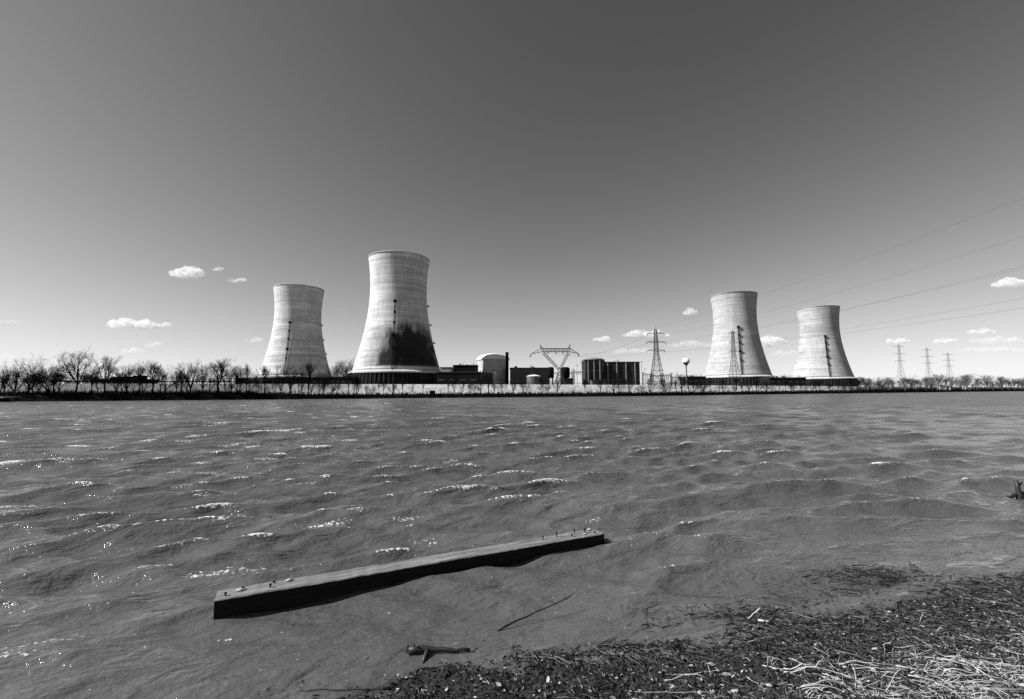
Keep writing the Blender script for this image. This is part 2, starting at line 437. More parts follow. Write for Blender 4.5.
def tower(i):
    _, D, A, sa, _n = TW[i]
    c = Vector((D*math.sin(A), D*math.cos(A), 0))
    root = empty('cooling_tower', (c.x, c.y, GZ), LAB[i], 'cooling tower', 'the four cooling towers')
    # a tower's parts use its own axes, z counted from the ground
    m = tower_mat(i+1, i == 1)
    zs = np.linspace(19.6, 119, 60)
    b = MB(); prof = [(RT(z), z-GZ) for z in zs] + [(RT(119)+.12, 119-GZ), (RT(119)+.12, 119.6-GZ), (RT(119)-.7, 119.6-GZ)] + [(RT(z)-.6, z-GZ) for z in zs[::-3]]
    b.lathe(prof, 128, close=True)
    b.build('shell', m, root, True)
    b = MB(); b.lathe([(RT(19.6)-.4, 19.75-GZ), (RT(19.6)+.6, 19.9-GZ), (41.3, 18.4-GZ), (41.3, 17.4-GZ), (RT(19.6)-.4, 18.6-GZ)], 96, close=True)
    b.build('intake_roof', M_conc, root)
    b = MB(); b.lathe([(41.6, 0.0), (40.6, 17.4-GZ), (39.4, 17.4-GZ), (40.4, 0.0)], 96, close=True)
    fill = b.build('intake_ring', M_fill, root)
    b = MB()
    for k in range(72):
        t = 2*math.pi*k/72
        b.tube([(42.0*math.cos(t), 42.0*math.sin(t), 0), (41.0*math.cos(t), 41.0*math.sin(t), 17.38-GZ)], .22, 4)
    b.build('column_ring', M_steel, root)
    # stair up the shell, on its compass side
    def pt(z, comp, off): 
        t = R(comp); r = RT(z) + off
        return Vector((r*math.sin(t), r*math.cos(t), z-GZ))
    tdir = Vector((math.cos(R(sa)), -math.sin(R(sa)), 0))
    b = MB(); ztop = 76
    zz = list(np.arange(18, ztop+1, 2.6))
    for side in (-1, 1):
        for off in (.5, 1.5):
            b.tube([pt(z, sa, off) + tdir*side*.55 for z in zz], .15, 4)
    for q, (z0, z1) in enumerate(zip(zz[:-1], zz[1:])):
        s_ = 1 if q % 2 else -1
        b.tube([pt(z0, sa, 1.5) - tdir*.55*s_, pt(z1, sa, 1.5) + tdir*.55*s_], .12, 3)
        b.tube([pt(z0, sa, .0), pt(z0, sa, 1.5)], .08, 3)
    stair = b.build('stair', M_black, root)
    for z in (37, 47, 58, 67, ztop):
        b = MB(); p = pt(z, sa, 1.3); big = 1.5 if z in (ztop, 38+9, 60) else 1.0
        b.box(p, (1.7*big, 2.0, .3), -R(sa)); b.box(p + Vector((0, 0, .9)), (1.6*big, 1.9, 1.5*big), -R(sa))
        b.build('landing', M_black, stair)
    for z in (45, 61, 78) if i < 2 else (60,):
        b = MB(); p = pt(z, sa-92 if i < 2 else sa-100, .9)
        b.box(p, (1.2, 2.2, 1.0), -R(sa-92)); b.box(p + Vector((0, 0, 1.2)), (.3, .3, 1.4), 0)
        b.build('beacon', M_steel, root)
    return root
for i in range(4): tower(i)

# ------------------------------------------------------------------ plant buildings
def lat_box(b, p0, p1, w0, w1, n, r=.12, ax=None):
    """square lattice mast from p0 to p1"""
    p0, p1 = Vector(p0), Vector(p1); d = (p1-p0).normalized()
    if ax is None: ax = Vector((1, 0, 0)) if abs(d.x) < .8 else Vector((0, 0, 1))
    u = (ax - d*ax.dot(d)).normalized(); v = d.cross(u)
    lv = []
    for i in range(n+1):
        t = i/n; c = p0.lerp(p1, t); w = (w0 + (w1-w0)*t)/2
        lv.append([c + u*w*a + v*w*e for a, e in ((-1, -1), (1, -1), (1, 1), (-1, 1))])
    for k in range(4): b.tube([lv[0][k], lv[-1][k]], r, 4)
    for i in range(n):
        for k in range(4):
            k2 = (k+1) % 4
            b.tube([lv[i][k], lv[i+1][k2]], r*.6, 3); b.tube([lv[i][k2], lv[i+1][k]], r*.6, 3)
            b.tube([lv[i+1][k], lv[i+1][k2]], r*.6, 3)

def block(name, px0, px1, pytop, Y, depth, m, label, cat, rib=None, win=None, roof=True, base=GZ):
    a, c = at(px0, pytop, Y), at(px1, pytop, Y)
    w = c.x - a.x; h = (a.z + c.z)/2 - base
    root = empty(name, ((a.x+c.x)/2, Y + depth/2, base), label, cat)
    b = MB(); b.box((0, 0, h/2), (w, depth, h)); b.build('wall', m, root)
    if roof:
        b = MB(); b.box((0, 0, h + .3), (w + .8, depth + .8, .6)); b.build('parapet', M_steel if m is not M_conc else M_conc, root)
    if rib:
        for k in range(rib[0]):
            x = -w/2 + w*(k + .5)/rib[0] if rib[0] > 1 else 0
            b = MB(); b.box((x, -depth/2 - .35, h*.5 - .1), (rib[1], .7, h - .4)); b.build('pilaster', rib[2], root)
    if name in ('turbine_hall', 'auxiliary_building', 'reactor_hall', 'service_building', 'switch_house', 'wide_shed'):
        rg = random.Random(name)
        for k in range(5):
            hh = rg.uniform(.8, 2.0); b = MB(); xx = rg.uniform(-.42, .42)*w
            if k % 2: b.box((xx, rg.uniform(-.2, .2)*depth, h + .6 + hh/2), (rg.uniform(1.2, 3.2), 2.4, hh))
            else: b.lathe([(.35, h + .5), (.35, h + hh + 1.0), (.55, h + hh + 1.0), (.02, h + hh + 1.5)], 10, (xx, -depth*.2))
            b.build('roof_unit' if k % 2 else 'roof_vent', M_galv, root)
    if win:
        for k in range(win[0]):
            x = -w/2 + w*(k + .5)/win[0]
            b = MB(); b.box((x, -depth/2 - .06, h*win[1]), (w/win[0]*.55, .1, win[2])); b.build('window', M_glass, root)
    return root

# domed containment building, left
def containment(pxc, r, pytop, Y, wallm, domem, label, ribs, dome_h):
    t = at(pxc, pytop, Y); h = t.z - GZ
    root = empty('containment_building', (t.x, Y + r, GZ), label, 'reactor building')
    hw = h - dome_h
    b = MB(); b.lathe([(r, 0), (r, hw - 2.2)], 64); b.build('wall', wallm, root, True)
    b = MB(); b.lathe([(r+.1, hw - 2.2), (r + .9, hw - 2.0), (r + .9, hw), (r - .4, hw + .05)], 64); b.build('ring_girder', domem, root)
    b = MB(); b.lathe([(r - .3, hw + .02)] + [((r - .4)*math.cos(a), hw + .05 + dome_h*math.sin(a)) for a in np.linspace(0, math.pi/2, 12)], 64); b.build('dome', domem, root, True)
    for k in range(ribs):
        a = math.pi + math.pi*(k + .5)/ribs
        b = MB(); b.box((r*1.0*math.cos(a), r*math.sin(a), (hw-2.3)/2), (1.0, 1.0, hw - 2.4), a); b.build('buttress', M_concd, root)
    return root
containment(492.5, 15.2, 352.3, 430, M_conc, M_white, 'pale round reactor building with a shallow white dome and a black stack on its right', 0, 4.5)
containment(594.5, 10.5, 357.0, 427, M_darkwall, M_concd, 'low grey dome rising behind the ribbed dark block at the left end of the hall', 0, 1.8)
block('fuel_building', 585.2, 602.6, 360.2, 412, 12, M_hall, 'dark upright block with light ribs before the low grey dome', 'building', rib=(3, .8, M_concd), win=(6, .62, 1.2))

p = at(507, 352, 424)
r_ = empty('exhaust_stack', (p.x, 426, GZ), 'tall black stack against the right side of the pale domed reactor building', 'stack')
b = MB(); b.lathe([(1.5, 0), (1.35, p.z - GZ)], 20); b.lathe([(1.0, p.z - GZ - .01), (1.0, 10)], 20); b.build('flue', M_black, r_, True)
b = MB(); b.lathe([(1.4, p.z-GZ-1.4), (1.75, p.z-GZ-1.4), (1.75, p.z-GZ-.6), (1.3, p.z-GZ-.6)], 20, close=True); b.build('collar', M_steel, r_)

block('turbine_hall', 453, 478, 365.5, 440, 30, M_darkwall, 'dark flat roofed hall between the largest tower and the pale domed building', 'building', win=(5, .7, 1.6))
block('annex', 440, 451, 367.5, 436, 14, M_conc, 'small pale annex at the right foot of the soot stained tower', 'building', win=(2, .6, 1.5))
block('auxiliary_building', 510, 549, 368.2, 428, 30, M_greywall, 'long grey flat roofed building right of the pale domed reactor building', 'building', win=(8, .35, 1.6))
block('service_building', 478, 492, 373.5, 405, 14, M_greywall, 'low grey service building at the foot of the pale domed reactor', 'building', win=(3, .5, 1.4))
block('stair_tower', 492.8, 496.0, 371.0, 411, 5, M_white, 'narrow white stair tower against the pale domed reactor wall', 'building', win=(1, .7, 1.0))
block('reactor_hall', 603, 639.5, 362.3, 425, 28, M_hall, 'long dark flat roofed hall with light vertical pilasters beside the ribbed dark block', 'building', rib=(4, 1.0, M_concd), win=(9, .3, 1.3))
block('low_shed', 436, 479, 372.5, 345, 14, M_darkwall, 'low black shed right of the largest tower base', 'shed', win=(4, .5, 1.2))
block('long_shed', 300, 352, 377.5, 330, 16, M_darkwall, 'long low black shed between the two left tower bases', 'shed', win=(9, .6, 1.0))
block('pump_house', 236, 262, 378.6, 300, 14, M_darkwall, 'low black pump house left of the leftmost tower base', 'shed', win=(4, .6, 1.0))
block('wide_shed', 770, 806, 378.0, 470, 20, M_darkwall, 'low dark shed between the two right tower bases', 'shed', win=(6, .6, 1.2))
block('switch_house', 687, 706, 377.0, 430, 16, M_darkwall, 'low dark switch house at the left foot of the tower right of centre', 'shed', win=(3, .6, 1.2))
block('valve_house', 592, 606, 380.5, 380, 10, M_greywall, 'small grey hut before the ribbed round reactor building', 'shed', win=(2, .5, 1))
wr = block('warehouse', 90, 142, 379.6, 190, 9, M_black, 'long low black warehouse on the left levee with a lump on its roof', 'warehouse', win=(8, .55, .9), roof=False)
for pxv, s_ in ((128, .0), (139, .9), (116, -.4)):
    q = at(pxv, 378.5, 194)
    b = MB(); b.box((q.x - wr.location.x, 0, q.z - GZ - .1), (3.0 + s_, 3, 1.8 + s_)); b.build('roof_vent', M_black, wr)
b = MB(); b.box((0, -.2, at(100, 379.6, 190).z - GZ + .12), (23, 11, .24)); b.build('roof', M_black, wr)
for pxa, pxb, py, Y, lab in ((940, 950.5, 385.6, 470, 'white hut among the brush on the right bank, the larger of the two'), (965.5, 970.5, 387.2, 500, 'small white hut on the right bank, the smaller of the two')):
    i = bank_at((pxa+pxb)/2); Yb = BKS[i].y + 6; zb = dark_top(945) + .1
    a, c = at(pxa, py, Yb), at(pxb, py, Yb); w = c.x-a.x; h = a.z - zb
    r_ = empty('hut', ((a.x+c.x)/2, Yb+2, zb-.2), lab, 'hut')
    b = MB(); b.box((0, 0, h/2), (w, 4, h)); b.build('wall', M_white, r_)
    b = MB(); b.add([(-w/2-.3, -2.4, h), (w/2+.3, -2.4, h), (w/2+.3, 2.4, h), (-w/2-.3, 2.4, h), (-w/2-.3, 0, h+1.1), (w/2+.3, 0, h+1.1)], [(0, 1, 5, 4), (2, 3, 4, 5), (0, 4, 3), (1, 2, 5), (3, 2, 1, 0)]); b.build('roof', M_concd, r_)
    b = MB(); b.box((w*.2, -2.06, h*.4), (w*.16, .1, h*.75)); b.build('door', M_steel, r_)
# dark tanks in the switchyard
for px, py, rr, lab in ((551, 367, 2.5, 'dark upright tank left of the waisted line tower, the slimmer one'), (565.5, 367, 3.6, 'dark upright tank on a dark plinth below the waisted line tower')):
    p = at(px, py, 340)
    r_ = empty('storage_tank', (p.x, 343, GZ), lab, 'tank')
    h = p.z - GZ; z0 = h*.45
    b = MB(); b.lathe([(rr*.7, z0), (rr, z0+1), (rr, h-1), (rr*.7, h), (.01, h+.2)], 24); b.lathe([(rr*.7, z0+.01), (.01, z0)], 24); b.build('shell', M_black, r_, True)
    b = MB()
    if rr > 3: b.box((1.2, 0, z0/2), (9, 7, z0))
    else:
        for a in range(4): b.tube([(rr*.7*math.cos(a*1.57+.8), rr*.7*math.sin(a*1.57+.8), 0), (rr*.7*math.cos(a*1.57+.8), rr*.7*math.sin(a*1.57+.8), z0+.5)], .35, 6)
    b.build('base', M_darkwall, r_)
# small domed tank
p = at(534, 374.5, 330)
r_ = empty('domed_tank', (p.x, 334, GZ), 'small grey round tank with a white conical roof before the long grey building', 'tank')
h = p.z - GZ
b = MB(); b.lathe([(5.2, 0), (5.2, h-1.2)], 36); b.build('wall', M_greywall, r_, True)
b = MB(); b.lathe([(5.4, h-1.25), (5.4, h-1.1), (2.5, h-.2), (.01, h+.1)], 36); b.build('roof', M_white, r_)

# water sphere
p = at(686, 361.2, 400)
r_ = empty('water_tower', (p.x, 400, GZ), 'white ball shaped water tower on a thin stem left of the tower right of centre', 'water tower')
zc = p.z - GZ; rs = 3.2
b = MB(); b.lathe([(max(.02, rs*math.cos(a)), zc + rs*.92*math.sin(a)) for a in np.linspace(-.35, math.pi/2, 16)], 32); b.build('tank', M_white, r_, True)
b = MB(); b.lathe([(.55, zc - rs*1.25), (rs*math.cos(-.35)*1.0, zc - rs*.92*math.sin(.35))], 32); b.build('shade_cone', M_steel, r_, True)  # dark underside: the shade below the ball put into its colour
b = MB(); b.lathe([(1.6, 0), (.6, 3), (.5, zc-5), (1.0, zc-3.2)], 20); b.build('stem', M_galv, r_, True)

# ------------------------------------------------------------------ pylons, line tower, substation, wires
def pylon(px, pytop, pybase_z, Y, arms, wbase, m, label, armw, group='lattice pylons', rz=0.0, r=.13):
    t = at(px, pytop, Y); H = t.z - pybase_z
    root = empty('pylon', (t.x, Y, pybase_z), label, 'pylon', group, rz)
    zw = H*.55
    b = MB(); lat_box(b, (0, 0, 0), (0, 0, zw), wbase, wbase*.30, 6, r*1.15); lat_box(b, (0, 0, zw), (0, 0, H*.96), wbase*.30, wbase*.18, 8, r)
    b.tube([(0, 0, H*.95), (0, 0, H)], r, 4)
    b.build('mast', m, root)
    for ay in arms:
        z = H*ay
        b = MB(); a_ = armw*(1.08 if ay == arms[1] else .95)
        for s in (-1, 1):
            for yy in (-.5, .5):
                b.tube([(0, yy, z+.9), (s*a_, 0, z)], r*.9, 3); b.tube([(0, yy, z-.6), (s*a_, 0, z)], r*.9, 3)
            for q in (.3, .6): b.tube([(s*a_*q, 0, z + .9*(1-q)), (s*a_*q, 0, z - .6*(1-q))], r*.6, 3)
        arm = b.build('crossarm', m, root)
        for s in (-1, 1):
            b = MB(); b.lathe([(.04, z), (.26, z-.25), (.26, z-1.2), (.04, z-1.4)], 8, (s*a_, 0)); b.build('insulator', m, arm)
    return root, H
P1, H1 = pylon(655.5, 327.5, GZ, 330, (.90, .755, .61), 9.5, M_steel, 'large lattice pylon with three crossarms left of the white ball water tower', 6.4, r=.17)
P2, _ = pylon(732.5, 329, GZ, 400, (.93, .78, .62), 9.0, M_steel, 'lattice pylon standing in front of the cooling tower right of centre', 3.2, r=.15)
for k, (px, py, Y, l_) in enumerate(((898.5, 343, 700, 'far lattice pylon, the left one of three on the right bank'), (926.5, 346.5, 700, 'far lattice pylon, the middle one of three on the right bank'), (947.5, 351.5, 740, 'far lattice pylon, the right one of three on the right bank'))):
    pylon(px, py, GZ, Y, (.92, .76, .6), 10, M_galv, l_, 8.0, r=.13)  # paler steel puts distance haze into the far pylons' colour

# waisted line tower
YL = 300
def L(px, py): return at(px, py, YL) - Vector((at(559.5, 370, YL).x, YL, GZ))
root = empty('line_tower', (at(559.5, 370, YL).x, YL, GZ), 'wide waisted lattice line tower with a long flat top beam in the switchyard', 'pylon')
b = MB(); lat_box(b, (0, 0, 0), (0, 0, L(559, 371).z), 7.5, 1.6, 5, .14); b.build('body', M_steel, root)
b = MB()
w0 = L(559.5, 370)
for px in (543.5, 568.5): lat_box(b, (0, 0, w0.z), L(px, 353), 1.4, 1.5, 6, .11)
b.build('window_leg', M_steel, root)
b = MB(); lat_box(b, L(541, 350.2), L(570, 350.2), 2.2, 2.2, 11, .14); b.build('beam', M_steel, root)
for s, tip, a in ((-1, (530.5, 354.3), (541, 350.2)), (1, (578.5, 353.6), (570, 350.2))):
    b = MB()
    for dz in (-1.1, 1.1):
        for dy in (-.8, .8): b.tube([L(*a) + Vector((0, dy, dz)), L(*tip)], .16, 4)
    for q in (.3, .6):
        c0 = L(*a).lerp(L(*tip), q); h_ = 1.1*(1-q); b.tube([c0 + Vector((0, 0, h_)), c0 - Vector((0, 0, h_))], .09, 3)
    arm = b.build('arm', M_steel, root)
    b = MB(); t = L(*tip); b.lathe([(.1, t.z), (.35, t.z-.3), (.35, t.z-1.6), (.1, t.z-1.9)], 8, (t.x, 0)); b.build('insulator', M_steel, arm)
for px, top in ((542, 345.0), (569, 344.5)):
    b = MB(); p0 = L(px, 348.7); lat_box(b, p0, L(px - 2 if px < 550 else px + 1, top), 1.2, .3, 3, .09); b.build('peak', M_steel, root)
for px in (548, 556, 563):
    b = MB(); t = L(px, 352); b.lathe([(.1, t.z+.6), (.3, t.z), (.3, t.z-1.2), (.1, t.z-1.5)], 8, (t.x, 0)); b.build('insulator', M_steel, root)

# substation portals
def portal(px0, px1, pytop, Y, label):
    a, c = at(px0, pytop, Y), at(px1, pytop, Y); w = c.x-a.x; h = a.z-GZ
    root = empty('substation_gantry', ((a.x+c.x)/2, Y, GZ), label, 'gantry', 'substation gantries')
    for s in (-1, 1):
        b = MB(); lat_box(b, (s*w/2, 0, 0), (s*w/2, 0, h+1.5), 1.1, .7, 6, .09); b.build('post', M_galv, root)
    b = MB(); lat_box(b, (-w/2, 0, h-.4), (w/2, 0, h-.4), .9, .9, 6, .09); b.build('beam', M_galv, root)
    for q in (-.25, 0, .25):
        b = MB(); b.lathe([(.05, h-.9), (.22, h-1.1), (.22, h-2.4), (.05, h-2.6)], 8, (q*w, 0)); b.build('insulator', M_galv, root)
for a in ((662, 671, 374.8, 360, 'substation gantry between the big pylon and the white ball water tower'), (643, 652, 373.8, 350, 'substation gantry just left of the big pylon foot'), (651, 661, 375.5, 372, 'substation gantry behind the big pylon foot'),
          (574, 583, 371.5, 345, 'substation gantry left of the ribbed dark block'), (553, 572, 372.6, 352, 'wide substation gantry behind the dark upright tanks'), (671, 680, 377, 380, 'low substation gantry left of the white ball water tower')):
    portal(*a)
def pole(px, pytop, Y, r, label, m=M_galv):
    t = at(px, pytop, Y)
    root = empty('pole', (t.x, Y, GZ), label, 'pole', 'slim poles about the switchyard')
    b = MB(); b.tube([(0, 0, 0), (0, 0, t.z-GZ)], [r, r*.6], 6); b.build('shaft', m, root)
    b = MB(); b.tube([(-1.1, 0, t.z-GZ-.8), (1.1, 0, t.z-GZ-.8)], .12, 4); b.build('crosspiece', m, root)
for a in ((577, 364, 330, .22, 'tall slim pole right of the waisted line tower'), (582.5, 362, 334, .2, 'slim pole touching the left edge of the ribbed dark block'), (641.5, 361, 335, .22, 'slim pole at the right end of the long dark hall'),
          (645, 368, 330, .2, 'shorter slim pole left of the big pylon'), (672, 372, 335, .2, 'slim pole left of the ball water tower'), (573, 368, 330, .2, 'slim pole just right of the dark plinth tank')):
    pole(*a)

def wire(p, q, sag, r, label, cat='cable', group='power lines'):
    p, q = Vector(p), Vector(q); n = 40
    b = MB(); pts = []
    for i in range(n+1):
        t = i/n; c = p.lerp(q, t); c.z -= 4*sag*t*(1-t); pts.append(c)
    b.tube(pts, r, 4)
    return tag(b.build('power_line', M_wire, None), label, cat, group)
def arm_pt(P, H, f, side, w): return Vector(P.location) + Vector((side*w, 0, H*f - 1.4))
E1 = at(655.5, 327.5, 330)
ends = [(E1, (152, 70, 60.5), 3.5, 'topmost power line rising from the peak of the big pylon to the right edge'),
        (arm_pt(P1, H1, .90, 1, 6.1), (154, 72, 50), 4, 'second power line from the top, rising right from the big pylon'),
        (arm_pt(P1, H1, .755, 1, 6.9), (157, 74, 42), 4, 'third power line from the top, rising right from the big pylon'),
        (arm_pt(P1, H1, .755, -1, 6.9), (150, 74, 38.5), 4, 'fourth power line from the top, close under the third'),
        (arm_pt(P1, H1, .61, 1, 6.1), (157, 76, 31), 3, 'fifth power line from the top, rising right from the big pylon'),
        (arm_pt(P1, H1, .61, -1, 6.1), (150, 76, 26), 3, 'lowest power line, rising right from the big pylon')]
for p, q, s, lab in ends: wire(p, q, s, .026, lab)
O = Vector((at(559.5, 370, YL).x, YL, GZ))
for side, f, tgt, lab in ((-1, .90, (578.5, 353.6), 'power line from the top crossarm of the big pylon down to the line tower arm'), (-1, .755, (563, 352), 'power line from the middle crossarm of the big pylon to the line tower beam'), (-1, .61, (556, 352), 'power line from the low crossarm of the big pylon to the line tower beam')):
    t = O + L(*tgt); t.y = YL
    if tgt[0] < 570: t.z -= 1.5
    else: t.z -= 1.9
    wire(arm_pt(P1, H1, f, side, 6.1 if f != .755 else 6.9), t, 2.5, .045, lab)

# railing on the levee crest
i0, i1 = bank_at(556), bank_at(872)
b = MB(); step = 2
pts = [BKS[i] + BN[i]*19 for i in range(i0, i1, step)]
root = empty('levee_fence', (pts[0].x, pts[0].y, 5.6), 'thin dark rail fence along the white levee crest on the right half', 'fence')
off = Vector((pts[0].x, pts[0].y, 5.6))
rail = [Vector((p.x, p.y, 6.5)) - off for p in pts]
b.tube(rail, .07, 4); b.build('top_rail', M_steel, root)
b = MB(); b.tube([p - Vector((0, 0, .45)) for p in rail], .04, 4); b.build('lower_rail', M_steel, root)
for p in rail[::2][:95]:
    b = MB(); b.box((p.x, p.y, .45), (.14, .14, .98)); b.build('post', M_steel, root)
i0, i1 = bank_at(2), bank_at(300)
pts = [BKS[i] + BN[i]*19 for i in range(i0, i1, step)]
off = Vector((pts[0].x, pts[0].y, 5.6))
root = empty('levee_barrier', off, 'low dark plank barrier along the grey levee crest behind the left trees', 'barrier')
rail = [Vector((p.x, p.y, 6.35)) - off for p in pts]
for p, q in zip(rail[:-1], rail[1:]):
    pass
b = MB(); o_ = [(p.x, p.y, z_) for p in rail for z_ in (.55, .95)] + [(p.x, p.y + .12, z_) for p in rail for z_ in (.55, .95)]
nR = len(rail); fs = []
for k in range(nR-1):
    fs += [(2*k, 2*k+2, 2*k+3, 2*k+1), (2*nR+2*k, 2*nR+2*k+1, 2*nR+2*k+3, 2*nR+2*k+2), (2*k+1, 2*k+3, 2*nR+2*k+3, 2*nR+2*k+1), (2*k, 2*nR+2*k, 2*nR+2*k+2, 2*k+2)]
b.add(o_, fs); b.build('plank', M_black, root)
for p in rail[::2]:
    b = MB(); b.box((p.x, p.y - .1, .4), (.18, .18, 1.0)); b.build('post', M_black, root)
# small box at the waterline, jetty left
i = bank_at(435); p = BKS[i]
root = empty('pump_box', (p.x, p.y + 2.5, 1.0), 'small black box shaped outfall house at the far waterline under the stained tower', 'hut')
b = MB(); b.box((0, 0, .6), (1.9, 2, 2.2)); b.build('wall', M_black, root)
b = MB(); b.box((0, 0, 1.8), (2.3, 2.4, .2)); b.build('roof', M_steel, root)
i = bank_at(5); p = BKS[i]
root = empty('jetty', (p.x, p.y - 1.5, 0), 'low dark jetty at the far waterline at the left edge', 'jetty')
b = MB(); b.box((0, 0, 1.3), (8, 4, .35)); b.build('deck', M_concd, root)
for x in (-3.6, -1.2, 1.2, 3.6):
    for y in (-1.7, 1.7):
        b = MB(); b.tube([(x, y, -1), (x, y, 1.9)], .2, 6); b.build('pile', M_black, root)

# ------------------------------------------------------------------ bare trees
def grow(seed, H, spread, nb, trunk_f, levels, lean=0.0, droop=0.0):
    rd = random.Random(seed); tr = MB(); cr = MB()
    def rv(): return Vector((rd.gauss(0, 1), rd.gauss(0, 1), rd.gauss(0, 1)))
    def branch(p, d, ln, r, lv):
        seg = 4 if lv <= 1 else (3 if lv == 2 else 2)
        pts, rads = [p], [r]; dd = d.copy(); q = p.copy()
        for s in range(seg):
            dd = (dd + rv()*0.13 + Vector((0, 0, .10 if lv < 3 else .04 - droop))).normalized()
            q = q + dd*ln/seg; pts.append(q.copy()); rads.append(max(.012, r*(1 - .55*(s+1)/seg)))
        cr.tube(pts, rads, 5 if lv <= 1 else 3, cap=False)
        if lv >= levels: return
        n = nb[min(lv, len(nb)-1)]
        for k in range(n):
            t = .3 + .7*(k + rd.random()*.8)/n; fi = min(t, .999)*seg; i = int(fi)
            pp = pts[i].lerp(pts[i+1], fi - i)
            ax = (dd.cross(rv())).normalized()
            a = R(rd.uniform(22, 52))*spread
            nd = (Matrix.Rotation(a, 3, ax) @ ((pts[i+1]-pts[i]).normalized()))
            branch(pp, nd, ln*rd.uniform(.45, .72)*(1.15 - .35*t), max(.012, rads[i]*.6), lv+1)
    th = H*trunk_f; r0 = H*.028
    pts = [Vector((0, 0, -.5))]; rads = [r0*1.35]
    for s in range(1, 5):
        pts.append(Vector((lean*th*s/4 + rd.gauss(0, .03)*th, rd.gauss(0, .03)*th, th*s/4))); rads.append(r0*(1.1 - .12*s))
    tr.tube(pts, rads, 8)
    top = pts[-1]
    n0 = nb[0] + 2
    for k in range(n0):
        a = 2*math.pi*(k + rd.random()*.5)/n0; tilt = R(rd.uniform(12, 58))*spread if k else R(4)
        d = Vector((math.cos(a)*math.sin(tilt) + lean, math.sin(a)*math.sin(tilt), math.cos(tilt))).normalized()
        st_ = pts[3].lerp(top, rd.random())
        branch(st_, d, (H - th)*rd.uniform(.6, .78)*(1 if tilt < .6 else .95), r0*.5, 1)
    zmax = max(v[2] for v in cr.v)
    return tr, cr, zmax
M_bark_haze = mat('hazed_bark', 0.06, spec=.02); M_twig_haze = mat('hazed_twigs', 0.085, spec=.02)  # distance haze painted into the bark and twigs of far trees
VARS = []
specs = [(1, 15, 1.15, (5, 5, 5, 4, 3), .26, 5, 0), (2, 13, .8, (4, 5, 4, 4, 3), .18, 5, .05), (3, 12, .95, (4, 5, 5, 3, 3), .15, 5, -.06), (4, 12, .65, (3, 5, 5, 4, 3), .3, 5, 0),
         (5, 11, 1.0, (5, 4, 5, 3, 3), .12, 5, .15), (6, 13, .75, (4, 5, 4, 4, 3), .35, 5, 0), (7, 11, .9, (5, 5, 4, 3, 3), .1, 5, -.2)]
for sd, H, sp, nb, tf, lv, ln in specs:
    tr, cr, zm = grow(sd, H, sp, nb, tf, lv, ln)
    me1 = tr.build('trunk', M_bark); me2 = cr.build('crown', M_twig)
    t2, c2 = me1.data.copy(), me2.data.copy(); t2.materials[0] = M_bark_haze; c2.materials[0] = M_twig_haze
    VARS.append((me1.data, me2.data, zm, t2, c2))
    bpy.data.objects.remove(me1); bpy.data.objects.remove(me2)
def put_tree(v, loc, h, label, group, rz, wide=1.0, cat='tree', name='bare_tree'):
    m1, m2, zm, g1, g2 = VARS[v]
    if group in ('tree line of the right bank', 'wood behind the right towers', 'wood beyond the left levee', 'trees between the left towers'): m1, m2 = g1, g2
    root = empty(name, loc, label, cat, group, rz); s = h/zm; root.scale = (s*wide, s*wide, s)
    for nm, me in (('trunk', m1), ('crown', m2)):
        o = bpy.data.objects.new(nm, me); C.objects.link(o); o.parent = root
    return root
rt = random.Random(11)
PLACES = [(-99, 60, 'left of the biggest left bank tree'), (60, 145, 'before the black warehouse'), (145, 246, 'between the black warehouse and the pump house'),
          (246, 275, 'before the left half of the leftmost tower'), (275, 331, 'before the right half of the leftmost tower'), (331, 352, 'between the two left towers'),
          (352, 397, 'before the left half of the stained tower'), (397, 440, 'under the stain of the tallest tower'), (440, 477, 'before the low black shed'),
          (477, 497, 'before the pale domed reactor'), (497, 512, 'under the black stack'), (512, 550, 'before the long grey building'), (550, 583, 'under the waisted line tower'),
          (583, 604, 'before the ribbed dark block'), (604, 640, 'before the long dark hall'), (640, 672, 'at the big pylon foot'), (672, 690, 'by the ball water tower'),
          (690, 705, 'before the dark switch house'), (705, 735, 'before the pylon before the centre right tower'), (735, 777, 'before the stair half of the centre right tower'),
          (777, 795, 'between the two right towers'), (795, 827, 'before the left half of the rightmost tower'), (827, 860, 'before the right half of the rightmost tower'),
          (860, 877, 'just right of the rightmost tower'), (877, 890, 'left of the left far pylon'), (890, 912, 'under the left far pylon'), (912, 936, 'under the middle far pylon'), (936, 958, 'under the right far pylon'),
          (958, 986, 'about the smaller white hut'), (986, 1008, 'right of the smaller white hut'), (1008, 1400, 'by the right picture edge')]
ORD = 'first second third fourth fifth sixth seventh eighth ninth tenth eleventh twelfth thirteenth fourteenth fifteenth sixteenth seventeenth eighteenth nineteenth twentieth'.split()
ROW = []
def finish_row():
    bins = {}
    for o, px in ROW:
        for a, c, ph in PLACES:
            if a <= px < c: bins.setdefault(ph, []).append((px, o)); break
    for ph, L_ in bins.items():
        L_.sort(key=lambda q: q[0])
        for k, (px, o) in enumerate(L_):
            o['label'] = ('small bare bank tree ' + ph) if len(L_) == 1 else '%s small bare tree from the left, %s' % (ORD[min(k, 19)], ph)
def bank_tree(px, pytop, v, d, label, group, wide=1.0, name='bare_tree'):
    i = bank_at(px); b_ = BKS[i] + BN[i]*d
    # keep it on the requested column
    b_ = Vector((b_.y*(px-512)/455.0, b_.y)); z = bank_z(px, d) - .15
    h = max(1.5, at(px, pytop, b_.y).z - z)
    t_ = put_tree(v, (b_.x, b_.y, z), h, label, group, rt.uniform(0, 6.28), wide, name=name)
    if group != 'bare trees along the left bank': ROW.append((t_, px))
